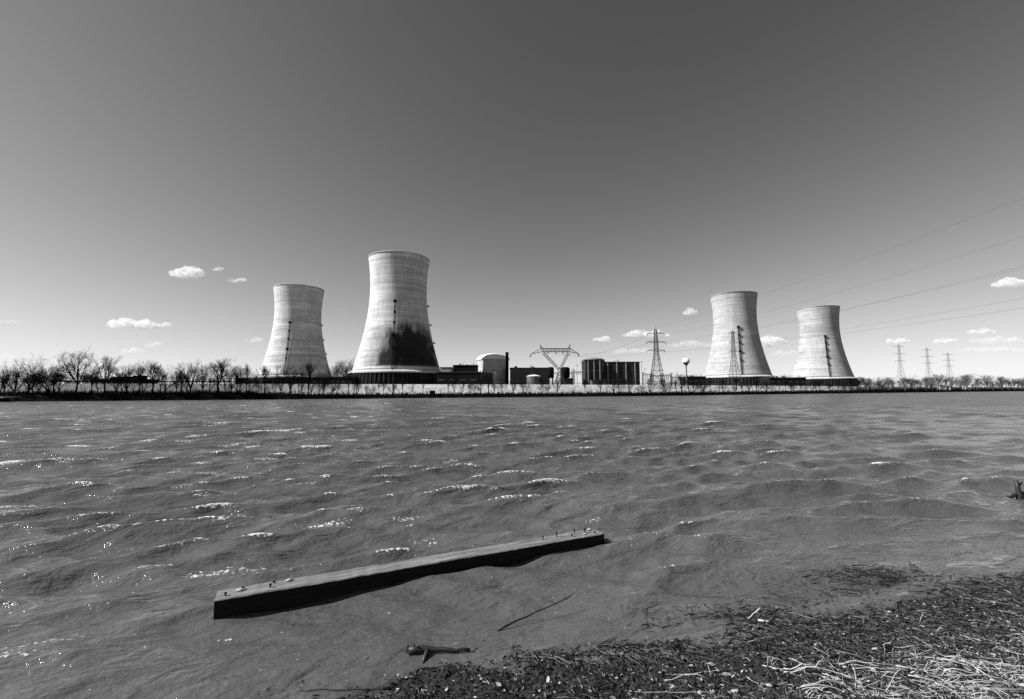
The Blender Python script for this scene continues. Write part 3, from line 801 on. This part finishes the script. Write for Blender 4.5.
named = [(78, 344.5, 0, 3, 'broad bare tree with a thick trunk, the biggest on the left bank', .72), (30, 352, 2, 4, 'bare bushy tree near the left edge of the picture', 1.0),
         (17, 358, 6, 5, 'leftmost bare tree, leaning, at the picture edge', 1.0), (50, 360, 4, 4, 'bent bare tree just left of the biggest left bank tree', 1.1),
         (106, 354, 5, 4, 'slim bare tree just right of the biggest left bank tree', .8), (128, 361, 1, 5, 'bare tree rising over the right end of the black warehouse', 1.0),
         (154, 359, 3, 4, 'bare tree right of the black warehouse with a light gap beside it', 1.1), (192, 357.5, 1, 4, 'forked bare tree midway between warehouse and leftmost tower', 1.0),
         (219, 357, 3, 4, 'wide forked bare tree left of the leftmost tower', 1.4), (309, 358, 3, 4, 'bare tree standing before the right edge of the leftmost tower', .7)]
for px, py, v, d, lab, w in named: bank_tree(px, py, v, d, lab, 'bare trees along the left bank', w)
for px, py in ((8, 366), (40, 366), (63, 368), (92, 368), (118, 366), (139, 364), (146, 370), (168, 362), (176, 366), (183, 370), (205, 364), (212, 369), (233, 362), (241, 368), (2, 370), (35, 372), (57, 365), (99, 366), (123, 371), (160, 366), (188, 368), (226, 367), (238, 364)):
    bank_tree(px + rt.uniform(-2, 2), py + rt.uniform(-2, 2), rt.randrange(1, 7), rt.uniform(3, 9), 'smaller bare tree filling the row on the left bank, one of many alike', 'smaller trees of the left bank row', rt.uniform(.7, 1.0))
for px in (249, 252, 258, 262, 268, 276, 283, 289, 294, 298, 302, 314, 318, 322, 326, 334, 341, 347, 352, 356, 361, 365, 372, 378, 385, 391, 396, 402, 411, 424, 446, 455, 466):
    bank_tree(px + rt.uniform(-3, 3), rt.uniform(362, 378) if px < 350 else rt.uniform(370, 384), rt.randrange(1, 7), rt.uniform(4, 9), 'thin bare tree on the bank before the two left cooling towers', 'thin trees before the left towers', rt.uniform(.5, .8))
for px in (470, 478, 488, 495, 502, 514, 522, 540, 548, 560, 586, 600, 611, 620, 628, 640, 651, 660, 667, 674, 683):
    bank_tree(px + rt.uniform(-3, 3), rt.uniform(369, 384), rt.randrange(1, 7), rt.uniform(4, 9), 'small bare tree on the bank before the reactor buildings and switchyard', 'small trees before the plant buildings', rt.uniform(.7, 1.2))
bank_tree(541, 374, 3, 5, 'dark forked bare tree before the small tank with white conical roof', 'small trees before the plant buildings', .7)
for px in np.arange(690, 872, 5.2):
    bank_tree(px + rt.uniform(-3, 3), rt.uniform(375, 384), rt.randrange(1, 7), rt.uniform(4, 12), 'small bare tree on the bank before the two right cooling towers', 'small trees before the right towers', rt.uniform(.8, 1.3))
for px in np.arange(862, 1036, 1.9):
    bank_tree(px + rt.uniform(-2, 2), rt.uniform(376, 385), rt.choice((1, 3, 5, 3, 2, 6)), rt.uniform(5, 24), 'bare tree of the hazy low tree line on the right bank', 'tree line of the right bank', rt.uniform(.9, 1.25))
finish_row()
# trees beyond the levee
for k in range(46):
    px = rt.uniform(-40, 262); Y = rt.uniform(230, 330); p = at(px, rt.uniform(371, 381), Y)
    put_tree(rt.randrange(1, 7), (p.x, Y, GZ), p.z-GZ, 'bare tree of the grey wood beyond the left levee', 'wood beyond the left levee', rt.uniform(0, 6), 1.5)
for px in (336, 342, 348, 352):
    p = at(px, rt.uniform(355, 362), 440); put_tree(rt.randrange(1, 7), (p.x, 440, GZ), p.z-GZ, 'distant bare tree seen between the two left cooling towers', 'trees between the left towers', rt.uniform(0, 6), 1.0)
for k in range(46):
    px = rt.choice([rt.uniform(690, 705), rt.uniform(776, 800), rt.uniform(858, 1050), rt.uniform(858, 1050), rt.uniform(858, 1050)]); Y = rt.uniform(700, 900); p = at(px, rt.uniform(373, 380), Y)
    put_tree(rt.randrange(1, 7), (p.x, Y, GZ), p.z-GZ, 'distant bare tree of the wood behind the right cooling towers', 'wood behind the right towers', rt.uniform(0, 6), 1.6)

# brush on the bank
b = MB(); rb = random.Random(5)
for i in range(len(BKS)-1):
    if not (-60 < PX[i] < 1100) or BKS[i].y < 60: continue
    dens = 34 if PX[i] < 300 else (22 if PX[i] < 700 else 14)
    for k in range(dens):
        p = BKS[i].lerp(BKS[i+1], rb.random()); d = rb.uniform(.3, 9); p = p + BN[i]*d
        z = bank_z(PX[i], d) - .15; h = rb.uniform(.4, 1.6)*(1.0 + (1.6 if rb.random() < .10 else 0))
        if PX[i] > 860: h *= 2.4
        for s in range(5):
            q = Vector((p.x + rb.gauss(0, .45), p.y + rb.gauss(0, .45), z + h*rb.uniform(.4, 1)))
            mid = Vector((p.x, p.y, z)).lerp(q, .5) + Vector((rb.gauss(0, .12), 0, .1))
            b.tube([(p.x, p.y, z), mid, q], [.05, .035, .015], 3, cap=False)
tag(b.build('bank_brush', M_brush), 'dark leafless brush covering the foot of the far bank', 'brush', kind='stuff')

# ------------------------------------------------------------------ clouds: real volumes, kilometres away
def cloud_mat(dens):
    m = bpy.data.materials.new('cloud_vapour'); m.use_nodes = True
    n, l = m.node_tree.nodes, m.node_tree.links
    n.remove(n['Principled BSDF'])
    v = n.new('ShaderNodeVolumePrincipled'); v.inputs['Density'].default_value = dens; v.inputs['Color'].default_value = (1, 1, 1, 1)
    v.inputs['Anisotropy'].default_value = 0.0
    tc = n.new('ShaderNodeTexCoord'); t = n.new('ShaderNodeTexNoise'); t.inputs['Scale'].default_value = .036; t.inputs['Detail'].default_value = 3
    l.new(tc.outputs['Object'], t.inputs['Vector'])
    r = n.new('ShaderNodeMapRange'); r.inputs[1].default_value = .41; r.inputs[2].default_value = .66; r.inputs[3].default_value = 0; r.inputs[4].default_value = dens*2.6
    l.new(t.outputs[0], r.inputs[0]); l.new(r.outputs[0], v.inputs['Density'])
    l.new(v.outputs[0], n['Material Output'].inputs['Volume'])
    return m
M_cl = cloud_mat(.016); M_cl2 = cloud_mat(.006)
rc = random.Random(3)
def cloud(px, py, w, h, Y, label, thin=False):
    c = at(px, py, Y); W = w*Y/455/2; Hh = h*Y/455/2
    root = None; b = MB()
    n = max(9, int(w/h*8))
    for k in range(n):
        t = (k + .5)/n*2 - 1; env = math.sqrt(max(.05, 1 - t*t))
        r = Hh*rc.uniform(.22, .85)*(.4 + .6*env); cx = t*(W - r*.8) + rc.gauss(0, W*.04); cz = -Hh*.3 + rc.uniform(-.2, .7)*Hh*env
        N1, N2 = 14, 9; o = []
        sx = rc.uniform(1.1, 1.9)
        sd = rc.random()*50
        for i in range(N2+1):
            th = math.pi*i/N2
            for j in range(N1):
                f = 2*math.pi*j/N1
                d = Vector((math.sin(th)*math.cos(f), math.sin(th)*math.sin(f), math.cos(th)))
                q = 1 + .45*noise.noise(d*1.8 + Vector((sd, sd, 0))) + .2*noise.noise(d*4 + Vector((sd, 0, 0)))
                z = d.z*r*q; z = z if z > 0 else z*.55
                o.append((cx + d.x*r*q*sx, d.y*r*q*1.4, cz + z))
        fs = [(i*N1+j, i*N1+(j+1) % N1, (i+1)*N1+(j+1) % N1, (i+1)*N1+j) for i in range(N2) for j in range(N1)]
        b.add([(x, y, z) for x, y, z in o], [f[::-1] for f in fs])
    ob = b.build('cloud', M_cl2 if thin else M_cl, None); ob.location = c
    md = ob.modifiers.new('merge', 'REMESH'); md.mode = 'VOXEL'; md.voxel_size = max(1.2, Hh*.12)
    tag(ob, label, 'cloud', 'small fair weather clouds')
    ob['kind'] = 'structure'
for a in ((188, 273, 36, 13, 3000, 'bright puffy cloud highest on the left, the largest of a close three'), (218, 269, 11, 5, 3000, 'tiny cloud just right of the bright puffy cloud'), (238, 280, 20, 6, 3000, 'small streaky cloud left of the leftmost tower top'),
          (133, 324, 58, 15, 3400, 'wide flat bottomed cloud above the left trees'), (165, 325, 14, 6, 3400, 'small wisp off the right end of the wide left cloud'), (255, 340, 24, 6, 3600, 'thin cloud just left of the leftmost tower', True), (154, 345, 18, 7, 3800, 'small cloud low over the left tree row', True), (132, 351, 26, 7, 3900, 'faint cloud just over the left tree tops', True),
          (10, 322, 26, 5, 3400, 'faint streak of cloud at the left edge', True), (690, 312, 17, 9, 3000, 'small puff of cloud left of the tower right of centre'), (646, 334, 48, 10, 3400, 'long bright cloud behind the big pylon top'),
          (603, 339, 18, 8, 3400, 'small round cloud above the long dark hall'), (690, 344, 44, 9, 3600, 'long cloud behind the ball water tower', True), (632, 351, 50, 8, 3800, 'faint low cloud above the long dark hall', True),
          (770, 342, 36, 13, 3400, 'bright cloud between the two right cooling towers'), (786, 353, 30, 8, 3800, 'faint low cloud between the two right cooling towers', True), (1012, 283, 44, 14, 3000, 'bright cloud highest at the right edge'),
          (897, 341, 22, 9, 3400, 'small bright cloud over the left far pylon'), (945, 341, 24, 8, 3500, 'small bright cloud over the right far pylon'), (982, 332, 30, 7, 3400, 'thin bright cloud left of the right edge'),
          (1004, 341, 70, 9, 3700, 'long low cloud at the right edge', True), (995, 350, 80, 8, 3900, 'faint lowest cloud band at the right edge', True)):
    cloud(*a)

# ------------------------------------------------------------------ foreground: beach and debris
def beach_z(X, Y):
    d = shore_d(X, Y)
    base = np.where(d > 0, .10*d/(1 + .12*np.clip(d, 0, 99)) + .015, .16*d)
    return np.clip(base, -3, 1.1)
nz = np.vectorize(lambda x, y, s: noise.noise(Vector((x*s, y*s, s))))
def patch(name, x0, x1, y0, y1, step, amp, m):
    xs = np.arange(x0, x1+step/2, step); ys = np.arange(y0, y1+step/2, step)
    X, Y = np.meshgrid(xs, ys)
    Z = beach_z(X, Y)
    if amp > 0:
        Z = Z + amp*(nz(X, Y, 2.2)*1.2 + nz(X, Y, 7)*.5 + nz(X, Y, 24)*.22)
    return X, Y, Z
M_beach = mat('wet_beach', 0.018, 0.8, 0.6, 6, bump=0.02, bscale=40, spec=.3)
bx_ = (-3.4, 13.0, 2.4, 8.9)
X, Y, Z = patch('beach', *bx_, .035, .05, M_beach)
def BZ(x, y):
    i = (x-bx_[0])/.035; j = (y-bx_[2])/.035
    if 0 <= i < X.shape[1]-1 and 0 <= j < X.shape[0]-1: return float(Zb[int(j), int(i)])
    return float(beach_z(np.array([x]), np.array([y]))[0])
Zb = Z.copy(); Db = shore_d(X, Y)
def SDF(x, y):
    i = int((x-bx_[0])/.035); j = int((y-bx_[2])/.035)
    if 0 <= i < X.shape[1] and 0 <= j < X.shape[0]: return float(Db[j, i])
    return float(shore_d(np.array([x]), np.array([y]))[0])
tag(grid_mesh('beach', X, Y, Z, M_beach), kind='structure')
X2, Y2, Z2 = patch('shore', -60, 60, -60, 40, 1.0, 0, M_beach)
inside = (X2 > bx_[0]+.6) & (X2 < bx_[1]-.6) & (Y2 > bx_[2]+.6) & (Y2 < bx_[3]-.6)
Z2 = np.where(inside, Z2 - .5, Z2 - .03)
tag(grid_mesh('shore_ground', X2, Y2, Z2, M_beach), kind='structure')

M_chipd = mat('dark_leaf_litter', 0.015, 0.8, spec=.3)
M_chipm = mat('grey_leaf_litter', 0.07, 0.8, spec=.3)
M_chipl = mat('pale_wood_chips', 0.30, 0.8, 0.3, 30)
M_straw = mat('dry_reed', 0.46, 0.75, 0.25, 15)
M_strawd = mat('weathered_reed', 0.16, 0.8, 0.3, 15)
M_peb = mat('pale_pebble', 0.32, 0.7, 0.15, 20)
M_dark = mat('wet_wood', 0.014, 0.55, 0.4, 25, spec=.4)
rl = random.Random(21)
def scat_pt(pxlo=330, pxhi=1080, pylo=560, pyhi=720):
    while True:
        px, py = rl.uniform(pxlo, pxhi), rl.uniform(pylo, pyhi)
        p = on(px, py, 0.0)
        d = float(shore_d(np.array([p.x]), np.array([p.y]))[0])
        return p.x, p.y, d, px, py
b = MB(); n = 0; tries = 0
while n < 85000 and tries < 700000:
    tries += 1
    x, y = rl.uniform(-2.6, 12), rl.uniform(2.7, 8.6)
    d = SDF(x, y)
    if d < 0.02 and rl.random() > math.exp(d*3.2)*.5*(1 if x > 1.2 else .15): continue
    n += 1
    z = max(BZ(x, y), 0.0) + rl.uniform(.002, .03)*(1 if d > 0 else .3)
    s = rl.uniform(.006, .026)*(1.8 if rl.random() < .08 else 1)
    a = rl.uniform(0, 6.28); tilt = rl.gauss(0, .9 if d > 0 else .12); t2 = rl.gauss(0, .4 if d > 0 else .1)
    mtx = Matrix.Rotation(a, 3, 'Z') @ Matrix.Rotation(tilt, 3, 'X') @ Matrix.Rotation(t2, 3, 'Y')
    w = s*rl.uniform(.15, .7)
    vs = [mtx @ Vector(q) for q in ((-s, 0, 0), (-s*.3, -w*.6, s*.1), (s*.5, -w*.5, s*.12), (s, 0, 0), (s*.4, w*.55, s*.12), (-s*.4, w*.5, s*.1))]
    vs2 = [v + Vector((0, 0, -.004)) for v in vs]
    u = rl.random(); right = min(1, max(0, (x-1)/4))*(1 if d > .5 else .3)
    mi = 0 if u < .68 - .2*right else (1 if u < .95 - .1*right else 2)
    c = [Vector((x, y, z)) + v for v in vs + vs2]
    b.add(c, [(0, 1, 2, 3, 4, 5), (11, 10, 9, 8, 7, 6)] + [(k, (k+1) % 6, (k+1) % 6+6, k+6)[::-1] for k in range(6)], mi)
tag(b.build('leaf_litter', [M_chipd, M_chipm, M_chipl]), 'dark wet leaf litter and pale chips washed up on the beach', 'litter', kind='stuff')

def reed_pts(x, y, L_, a, lift, seg=7, curl=.5):
    pts = []; q = Vector((x, y, 0)); c = rl.gauss(0, curl)/seg
    for s in range(seg+1):
        z = max(BZ(q.x, q.y), 0) + lift*(.6 + .4*math.cos(s*.5 + x*9))
        pts.append(Vector((q.x, q.y, z)))
        a += c + rl.gauss(0, .035); q = q + Vector((math.cos(a), math.sin(a), 0))*L_/seg
    return pts
b = MB(); n = 0
while n < 21000:
    x, y = rl.uniform(-1.0, 11.5), rl.uniform(2.7, 8.2)
    d = SDF(x, y)
    pr = max(.05 if d > 0 else 0, min(1, (d - .55)/1.2))*min(1, max(.10, (x - .6)/3.2))*(1.6 - y*.17 if y > 3.6 else 1)
    if d < 0: pr = .10 if x > 2.5 and d > -1.2 else 0
    if rl.random() > pr: continue
    n += 1
    L_ = rl.uniform(.03, .36)*rl.uniform(.5, 1); r = rl.uniform(.0008, .0028)
    b.tube(reed_pts(x, y, L_, rl.gauss(.1, .85), rl.uniform(.005, .06) if d > 0 else .006, 5, .3), [r, r, r, r*.9, r*.8, r*.5], 4, mi=0 if rl.random() < (.22 if x < 2.5 else .6) and d > 0.2 else (1 if rl.random() < .7 and d > 0 else 2))
tag(b.build('reed_straw', [M_straw, M_strawd, M_dark]), 'tangled dry reed straw strewn over the right of the beach', 'straw', kind='stuff')

for k in range(34):                      # the big pale stalks
    px, py = (1020 - abs(rl.gauss(0, 110)), rl.uniform(664, 697)) if k else (905, 676)
    z0 = .12; p = on(px, py, z0)
    L_ = rl.uniform(.25, .9); r = rl.uniform(.0018, .0048)
    a = rl.gauss(-.08, .38); x, y = p.x - math.cos(a)*L_/2, p.y - math.sin(a)*L_/2
    pts = reed_pts(x, y, L_, a, rl.uniform(.03, .07), 9, .3)
    o = Vector((pts[0].x, pts[0].y, pts[0].z)); b = MB(); b.tube([q - o for q in pts], [r*(1-.06*i) for i in range(10)], 6)
    if rl.random() < .4:
        i = rl.randrange(3, 7); e = pts[i] - o; b.tube([e, e + Vector((rl.uniform(.05, .15), rl.uniform(-.1, .1), .03)), e + Vector((rl.uniform(.18, .3), rl.uniform(-.15, .15), .01))], [r*.6, r*.5, r*.2], 5)
    ob = b.build('reed_stalk', M_straw, None, True); ob.location = o
    tag(ob, 'long pale dry reed stalk lying on the litter in the lower right corner', 'reed', 'pale reed stalks on the beach')
for k, (px, py, s) in enumerate([(447, 689, 8), (352, 697, 9), (396, 688, 5), (640, 690, 9), (672, 686, 8), (700, 694, 8), (560, 684, 7), (822, 684, 11), (836, 684, 9), (860, 686, 12), (770, 690, 9), (735, 692, 8), (505, 694, 6), (590, 694, 7), (612, 672, 7), (480, 676, 4), (540, 690, 5), (660, 672, 6), (718, 672, 6), (895, 690, 7), (960, 692, 8), (430, 694, 4)] + [(rl.uniform(420, 1000), rl.uniform(668, 698), rl.uniform(3, 6)) for _ in range(6)]):
    p = on(px, py, .08); r = s*rl.uniform(.0016, .0032)
    b = MB(); N1, N2 = 7, 4; sd = rl.random()*40; vs = []
    for i in range(N2+1):
        for j in range(N1):
            th, f = math.pi*i/N2, 2*math.pi*j/N1
            d = Vector((math.sin(th)*math.cos(f), math.sin(th)*math.sin(f), math.cos(th)))
            q = 1 + .9*noise.noise(d*1.1 + Vector((sd, 0, 0))) + .3*noise.noise(d*3 + Vector((sd, 0, 0)))
            vs.append((d.x*r*q*1.5, d.y*r*q, d.z*r*q*.6))
    b.add(vs, [(i*N1+j, (i+1)*N1+j, (i+1)*N1+(j+1) % N1, i*N1+(j+1) % N1) for i in range(N2) for j in range(N1)])
    ob = b.build('pebble', M_peb, None, False); ob.location = (p.x, p.y, max(0, BZ(p.x, p.y)) + r*.2 + .01); ob.rotation_euler = (0, 0, rl.uniform(0, 6))
    tag(ob, 'pale pebble among the dark litter of the beach', 'pebble', 'pale pebbles on the beach')

# dark twigs, floating and stranded
def twig(pts, r, label, group=None, forks=(), name='twig', m=M_dark, cat='twig'):
    o = pts[0].copy(); b = MB()
    n_ = len(pts); b.tube([p - o for p in pts], [r*(1 - .6*i/(n_-1))*rl.uniform(.85, 1.2) for i in range(n_)], 7)
    for i, e, rr in forks:
        base = pts[i] - o; L_ = e.length; j = lambda: Vector((rl.gauss(0, .06), rl.gauss(0, .06), rl.gauss(0, .04)))*L_
        b.tube([base, base + e*.3 + j(), base + e*.65 + j(), base + e], [rr, rr*.9, rr*.75, rr*.5], 6)
    ob = b.build(name, m, None, True); ob.location = o
    return tag(ob, label, cat, group)
def bumpy(px0, py0, px1, py1, z0, z1, n=8, j=.02):
    a, c = on(px0, py0, z0), on(px1, py1, z1)
    return [a.lerp(c, i/n) + Vector((rl.gauss(0, j), rl.gauss(0, j), rl.gauss(0, j*.5))) for i in range(n+1)]
for k in range(80):
    u = rl.random()
    if u < .45: px, py = rl.uniform(830, 1024), rl.uniform(570, 650)
    elif u < .8: px, py = rl.gauss(765, 60), rl.gauss(626, 12)
    else: px, py = rl.uniform(560, 1010), rl.uniform(640, 675)
    L_ = rl.uniform(.12, .55); a = rl.gauss(-.35, .5); p = on(px, py, 0)
    q = Vector((p.x - math.cos(a)*L_/2, p.y - math.sin(a)*L_/2, 0)); pts = []
    for s in range(7):
        z = max(0, BZ(q.x, q.y)) + .012
        pts.append(Vector((q.x, q.y, z + .012*math.sin(s)))); a += rl.gauss(0, .14); q = q + Vector((math.cos(a), math.sin(a), 0))*L_/6
    fk = [(rl.randrange(2, 5), Vector((rl.uniform(-.12, .12), rl.uniform(-.12, .12), rl.uniform(0, .05))), .004) for _ in range(rl.randrange(0, 3))]
    twig(pts, rl.uniform(.005, .012), 'thin dark twig among the debris washed up at the right water edge', 'dark twigs at the water edge', fk)
# matted weed in the shallows
b = MB(); n = 0
for cx, cy, sx, sy, num in ((930, 582, 34, 4, 220), (860, 575, 30, 3, 140), (765, 620, 40, 7, 420), (800, 635, 60, 7, 420), (950, 622, 70, 12, 900), (900, 640, 110, 8, 900), (1000, 600, 40, 10, 420), (650, 657, 90, 4, 700)):
    for k in range(int(num*1.9)):
        px, py = rl.gauss(cx, sx), rl.gauss(cy, sy)
        if py > 670 or py < 560: continue
        p = on(px, py, 0); L_ = rl.uniform(.04, .2)
        r = rl.uniform(.0025, .007); a = rl.gauss(-.3, .8)
        z = max(0, BZ(p.x, p.y)) + rl.uniform(.004, .02); d_ = Vector((math.cos(a), math.sin(a), 0))
        b.tube([Vector((p.x, p.y, z)), Vector((p.x, p.y, z + rl.uniform(-.005, .02))) + d_*L_*.5, Vector((p.x, p.y, z)) + d_*L_ + Vector((rl.gauss(0, .02), rl.gauss(0, .02), 0))], [r, r, r*.5], 4, mi=0 if rl.random() < .85 else 1)
for cx, cy, sx, sy, num in ((935, 584, 26, 4, 46), (880, 600, 30, 5, 40), (830, 617, 26, 4, 40), (775, 624, 30, 5, 60), (985, 604, 22, 5, 40), (720, 640, 30, 4, 30), (870, 575, 24, 3, 34), (960, 625, 40, 6, 60), (620, 655, 50, 4, 60)):
    for k in range(num):
        px, py = rl.gauss(cx, sx), rl.gauss(cy, sy)
        if py > 668 or py < 562: continue
        p = on(px, py, 0); L_ = rl.uniform(.12, .42); r = rl.uniform(.005, .011); a = rl.gauss(-.3, .6)
        q = Vector((p.x, p.y, 0)); pts = []
        for s_ in range(5):
            pts.append(Vector((q.x, q.y, max(0, BZ(q.x, q.y)) + .012 + abs(rl.gauss(0, .012))))); a += rl.gauss(0, .3); q = q + Vector((math.cos(a), math.sin(a), 0))*L_/4
        b.tube(pts, [r, r, r*.9, r*.7, r*.3], 5, mi=0 if rl.random() < .9 else 1)
tag(b.build('floating_debris', [M_dark, M_chipm]), 'mat of dark floating plant debris in the shallows on the right', 'debris', kind='stuff')

def ordinal_labels(group, noun, bins):
    out_ = {}
    for o in C.objects:
        if o.get('group') != group: continue
        q = CM.inverted() @ (Vector(o.location) - Vector((0, 0, CAM_H)))
        px, py = 512 + 455.11*q.x/-q.z, 349.5 - 455.11*q.y/-q.z
        for a, c, t, u, ph in bins:
            if a <= px < c and t <= py < u: out_.setdefault(ph, []).append((px, o.name, o)); break
    for ph, L_ in out_.items():
        L_.sort(key=lambda q: q[:2])
        for k, (_, _, o) in enumerate(L_):
            if k < 20: o['label'] = '%s %s from the left, %s' % (ORD[k], noun, ph)
ordinal_labels('pale pebbles on the beach', 'pale pebble', [(0, 480, 0, 900, 'below the clawed driftwood'), (480, 560, 0, 900, 'at the bottom of the dark litter'), (560, 640, 0, 900, 'on the dark litter below the water edge'), (640, 700, 0, 900, 'among thin straw left of the reeds'), (700, 800, 0, 900, 'at the left end of the reed tangle'), (800, 1100, 0, 900, 'inside the pale reed tangle')])
ordinal_labels('pale reed stalks on the beach', 'long pale reed stalk', [(0, 800, 0, 900, 'at the left end of the tangle'), (800, 900, 0, 678, 'on the upper middle of the tangle'), (800, 900, 678, 900, 'low in the middle of the tangle'), (900, 1100, 0, 678, 'at the upper right of the tangle'), (900, 1400, 678, 1400, 'at the lower right of the tangle')])
ordinal_labels('dark twigs at the water edge', 'thin dark twig', [(0, 690, 0, 900, 'on the litter below the beam'), (690, 760, 0, 900, 'left of the pale bare stick'), (760, 840, 0, 900, 'right of the pale bare stick'), (840, 930, 0, 605, 'in the upper weed mat'), (840, 930, 605, 900, 'between weed mat and reeds'), (930, 2400, -900, 605, 'afloat under the snag'), (930, 2400, 605, 2900, 'above the brightest reeds')])
# driftwood with a clawed root end
pts = bumpy(409, 649, 470, 650, .07, .05, 9, .006)
cl = [(0, Vector((-.03, .01, .05)), .017), (0, Vector((-.05, -.02, .0)), .016), (0, Vector((-.02, -.05, -.01)), .014), (1, Vector((-.03, .02, .06)), .015), (1, Vector((.03, -.02, .05)), .013), (3, Vector((-.03, -.17, -.05)), .030)]
twig(pts, .036, 'black driftwood branch with a clawed root end at the water edge', None, cl, 'driftwood', cat='driftwood')
twig(bumpy(392, 689, 300, 690, .015, .01, 8, .006), .013, 'thin dark stick lying in the water at the bottom left of the beach', None, [(3, Vector((-.05, .05, .02)), .006)], 'stick', cat='stick')
twig(bumpy(497, 630, 572, 596, .0, .16, 8, .006), .013, 'long thin dark stick slanting out of the water right of the wooden beam', None, [(6, Vector((-.1, .02, .04)), .006)], 'stick', cat='stick')
twig(bumpy(186, 668, 216, 672, .015, .01, 6, .006), .012, 'short dark stick afloat in the lower left water', None, [(4, Vector((.03, -.08, 0)), .006)], 'stick', cat='stick')
twig(bumpy(760, 608, 748, 618, .12, .04, 5, .004), .009, 'pale short stick leaning up out of the debris', None, (), 'stick', M_straw, 'stick')
twig(bumpy(758, 620, 790, 626, .05, .05, 6, .004), .012, 'pale bare stick lying on the dark debris in the shallows', None, (), 'stick', M_straw, 'stick')
twig(bumpy(893, 611, 901, 614, .04, .04, 3, .002), .02, 'short thick pale stick end floating in the shallows', None, (), 'stick', M_straw, 'stick')
twig(bumpy(905, 645, 1000, 662, .12, .14, 9, .006), .018, 'long black stick lying above the pale reed stalks', None, [(4, Vector((.1, .06, .03)), .008)], 'stick', cat='stick')
# snag at the right edge of the water
p = on(1020, 497, 0)
pts = [p + Vector((.0, 0, -.3)), p + Vector((.0, 0, .05)), p + Vector((-.03, 0, .22)), p + Vector((-.06, 0, .42))]
twig(pts, .09, 'black forked snag poking out of the water at the right edge', None, [(1, Vector((-.35, 0, -.02)), .05), (1, Vector((.2, .05, .06)), .05), (2, Vector((.12, 0, .16)), .03)], 'snag', cat='snag')
p = on(992, 481, 0)
twig([p + Vector((-.09, 0, .02)), p + Vector((-.02, 0, .07)), p + Vector((.09, 0, .02))], .06, 'small dark lump of wood afloat near the right edge', None, (), 'driftwood', cat='driftwood')

# ------------------------------------------------------------------ the timber beam
A_, B_ = on(213, 601, .23), on(604, 533.5, .23)
d = B_ - A_; Ln = d.length; rz = math.atan2(d.y, d.x)
root = empty('timber_beam', (A_.x, A_.y, 0), 'long heavy timber beam lying in the water, its wet side blackened with painted shade and its top pale', 'beam', None, rz)
M_btop = mat('weathered_timber', 0.15, 0.8, 0.65, 1.2, (1, 14, 14), bump=0.012, bscale=6)
M_bside = mat('shaded_wet_timber', 0.010, 0.75, 0.5, 1.2, (1, 10, 10), bump=0.01, bscale=6, spec=.15)  # wet wood, blackened further so the side carries its shade in colour
b = MB(); n = 90; W = .34; H0 = .46; prev = None
rows = []
for i in range(n+1):
    x = Ln*i/n; w = .007*noise.noise(Vector((x*1.1, 0, 0))) + .005*noise.noise(Vector((x*7, 3, 0))) + .006*noise.noise(Vector((x*23, 7, 0)))
    e = .012 if i in (0, n) else 0
    rows.append([(x + e, w + e, .23 - .012 + w*.6), (x + e, w + .012 + e, .23 + w), (x + e, W*.5, .228 + w), (x+e, W - .012 - e + w, .225 + w), (x + e, W - e + w, .212), (x + e, W + w, .23-H0), (x + e, w, .23-H0)])
vs = [q for r_ in rows for q in r_]; fs = []; mi = []
for i in range(n):
    for k in range(7):
        a = i*7 + k; c = i*7 + (k+1) % 7
        b.f.append((a, a+7, c+7, c)); b.m.append(0 if k in (0, 1, 2, 3) else 1)
b.f.append(tuple(range(7))); b.m.append(1); b.f.append(tuple(n*7 + k for k in reversed(range(7)))); b.m.append(1)
b.v = vs
b.build('beam_body', [M_btop, M_bside], root)
for x, y, h in ((.12, .10, .05), (.3, .22, .04), (.62, .12, .06), (.66, .26, .03), (Ln-.15, .07, .05), (Ln-.28, .2, .09), (Ln-.62, .1, .06), (Ln-.85, .24, .10), (Ln-1.15, .2, .07), (Ln - .45, .28, .08)):
    b = MB(); b.lathe([(.010, .2), (.009, .23+h*.8-.012), (.018, .23+h*.8-.01), (.016, .23+h*.8), (.001, .232+h*.8)], 8, (x, y)); b.build('bolt', M_black, root)
for x, y, s in ((.28, .2, .07), (.85, .26, .06), (Ln-.1, .3, .06), (Ln-.33, .12, .04)):
    b = MB(); b.add([(x-s, y-s*.4, .236), (x, y-s*.6, .245), (x+s, y, .237), (x+s*.3, y+s*.6, .246), (x-s*.7, y+s*.5, .238), (x, y, .262)], [(0, 1, 5), (1, 2, 5), (2, 3, 5), (3, 4, 5), (4, 0, 5), (4, 3, 2, 1, 0)]); b.build('splinter', M_chipl, root)
b = MB(); b.tube([(Ln+.0, .05, .02), (Ln+.10, .0, .03), (Ln+.24, -.03, .0)], [.05, .04, .03], 7); b.tube([(Ln+.02, .2, .03), (Ln+.08, .2, .12), (Ln+.1, .2, .16)], [.03, .025, .015], 6); b.build('broken_end', M_dark, root)
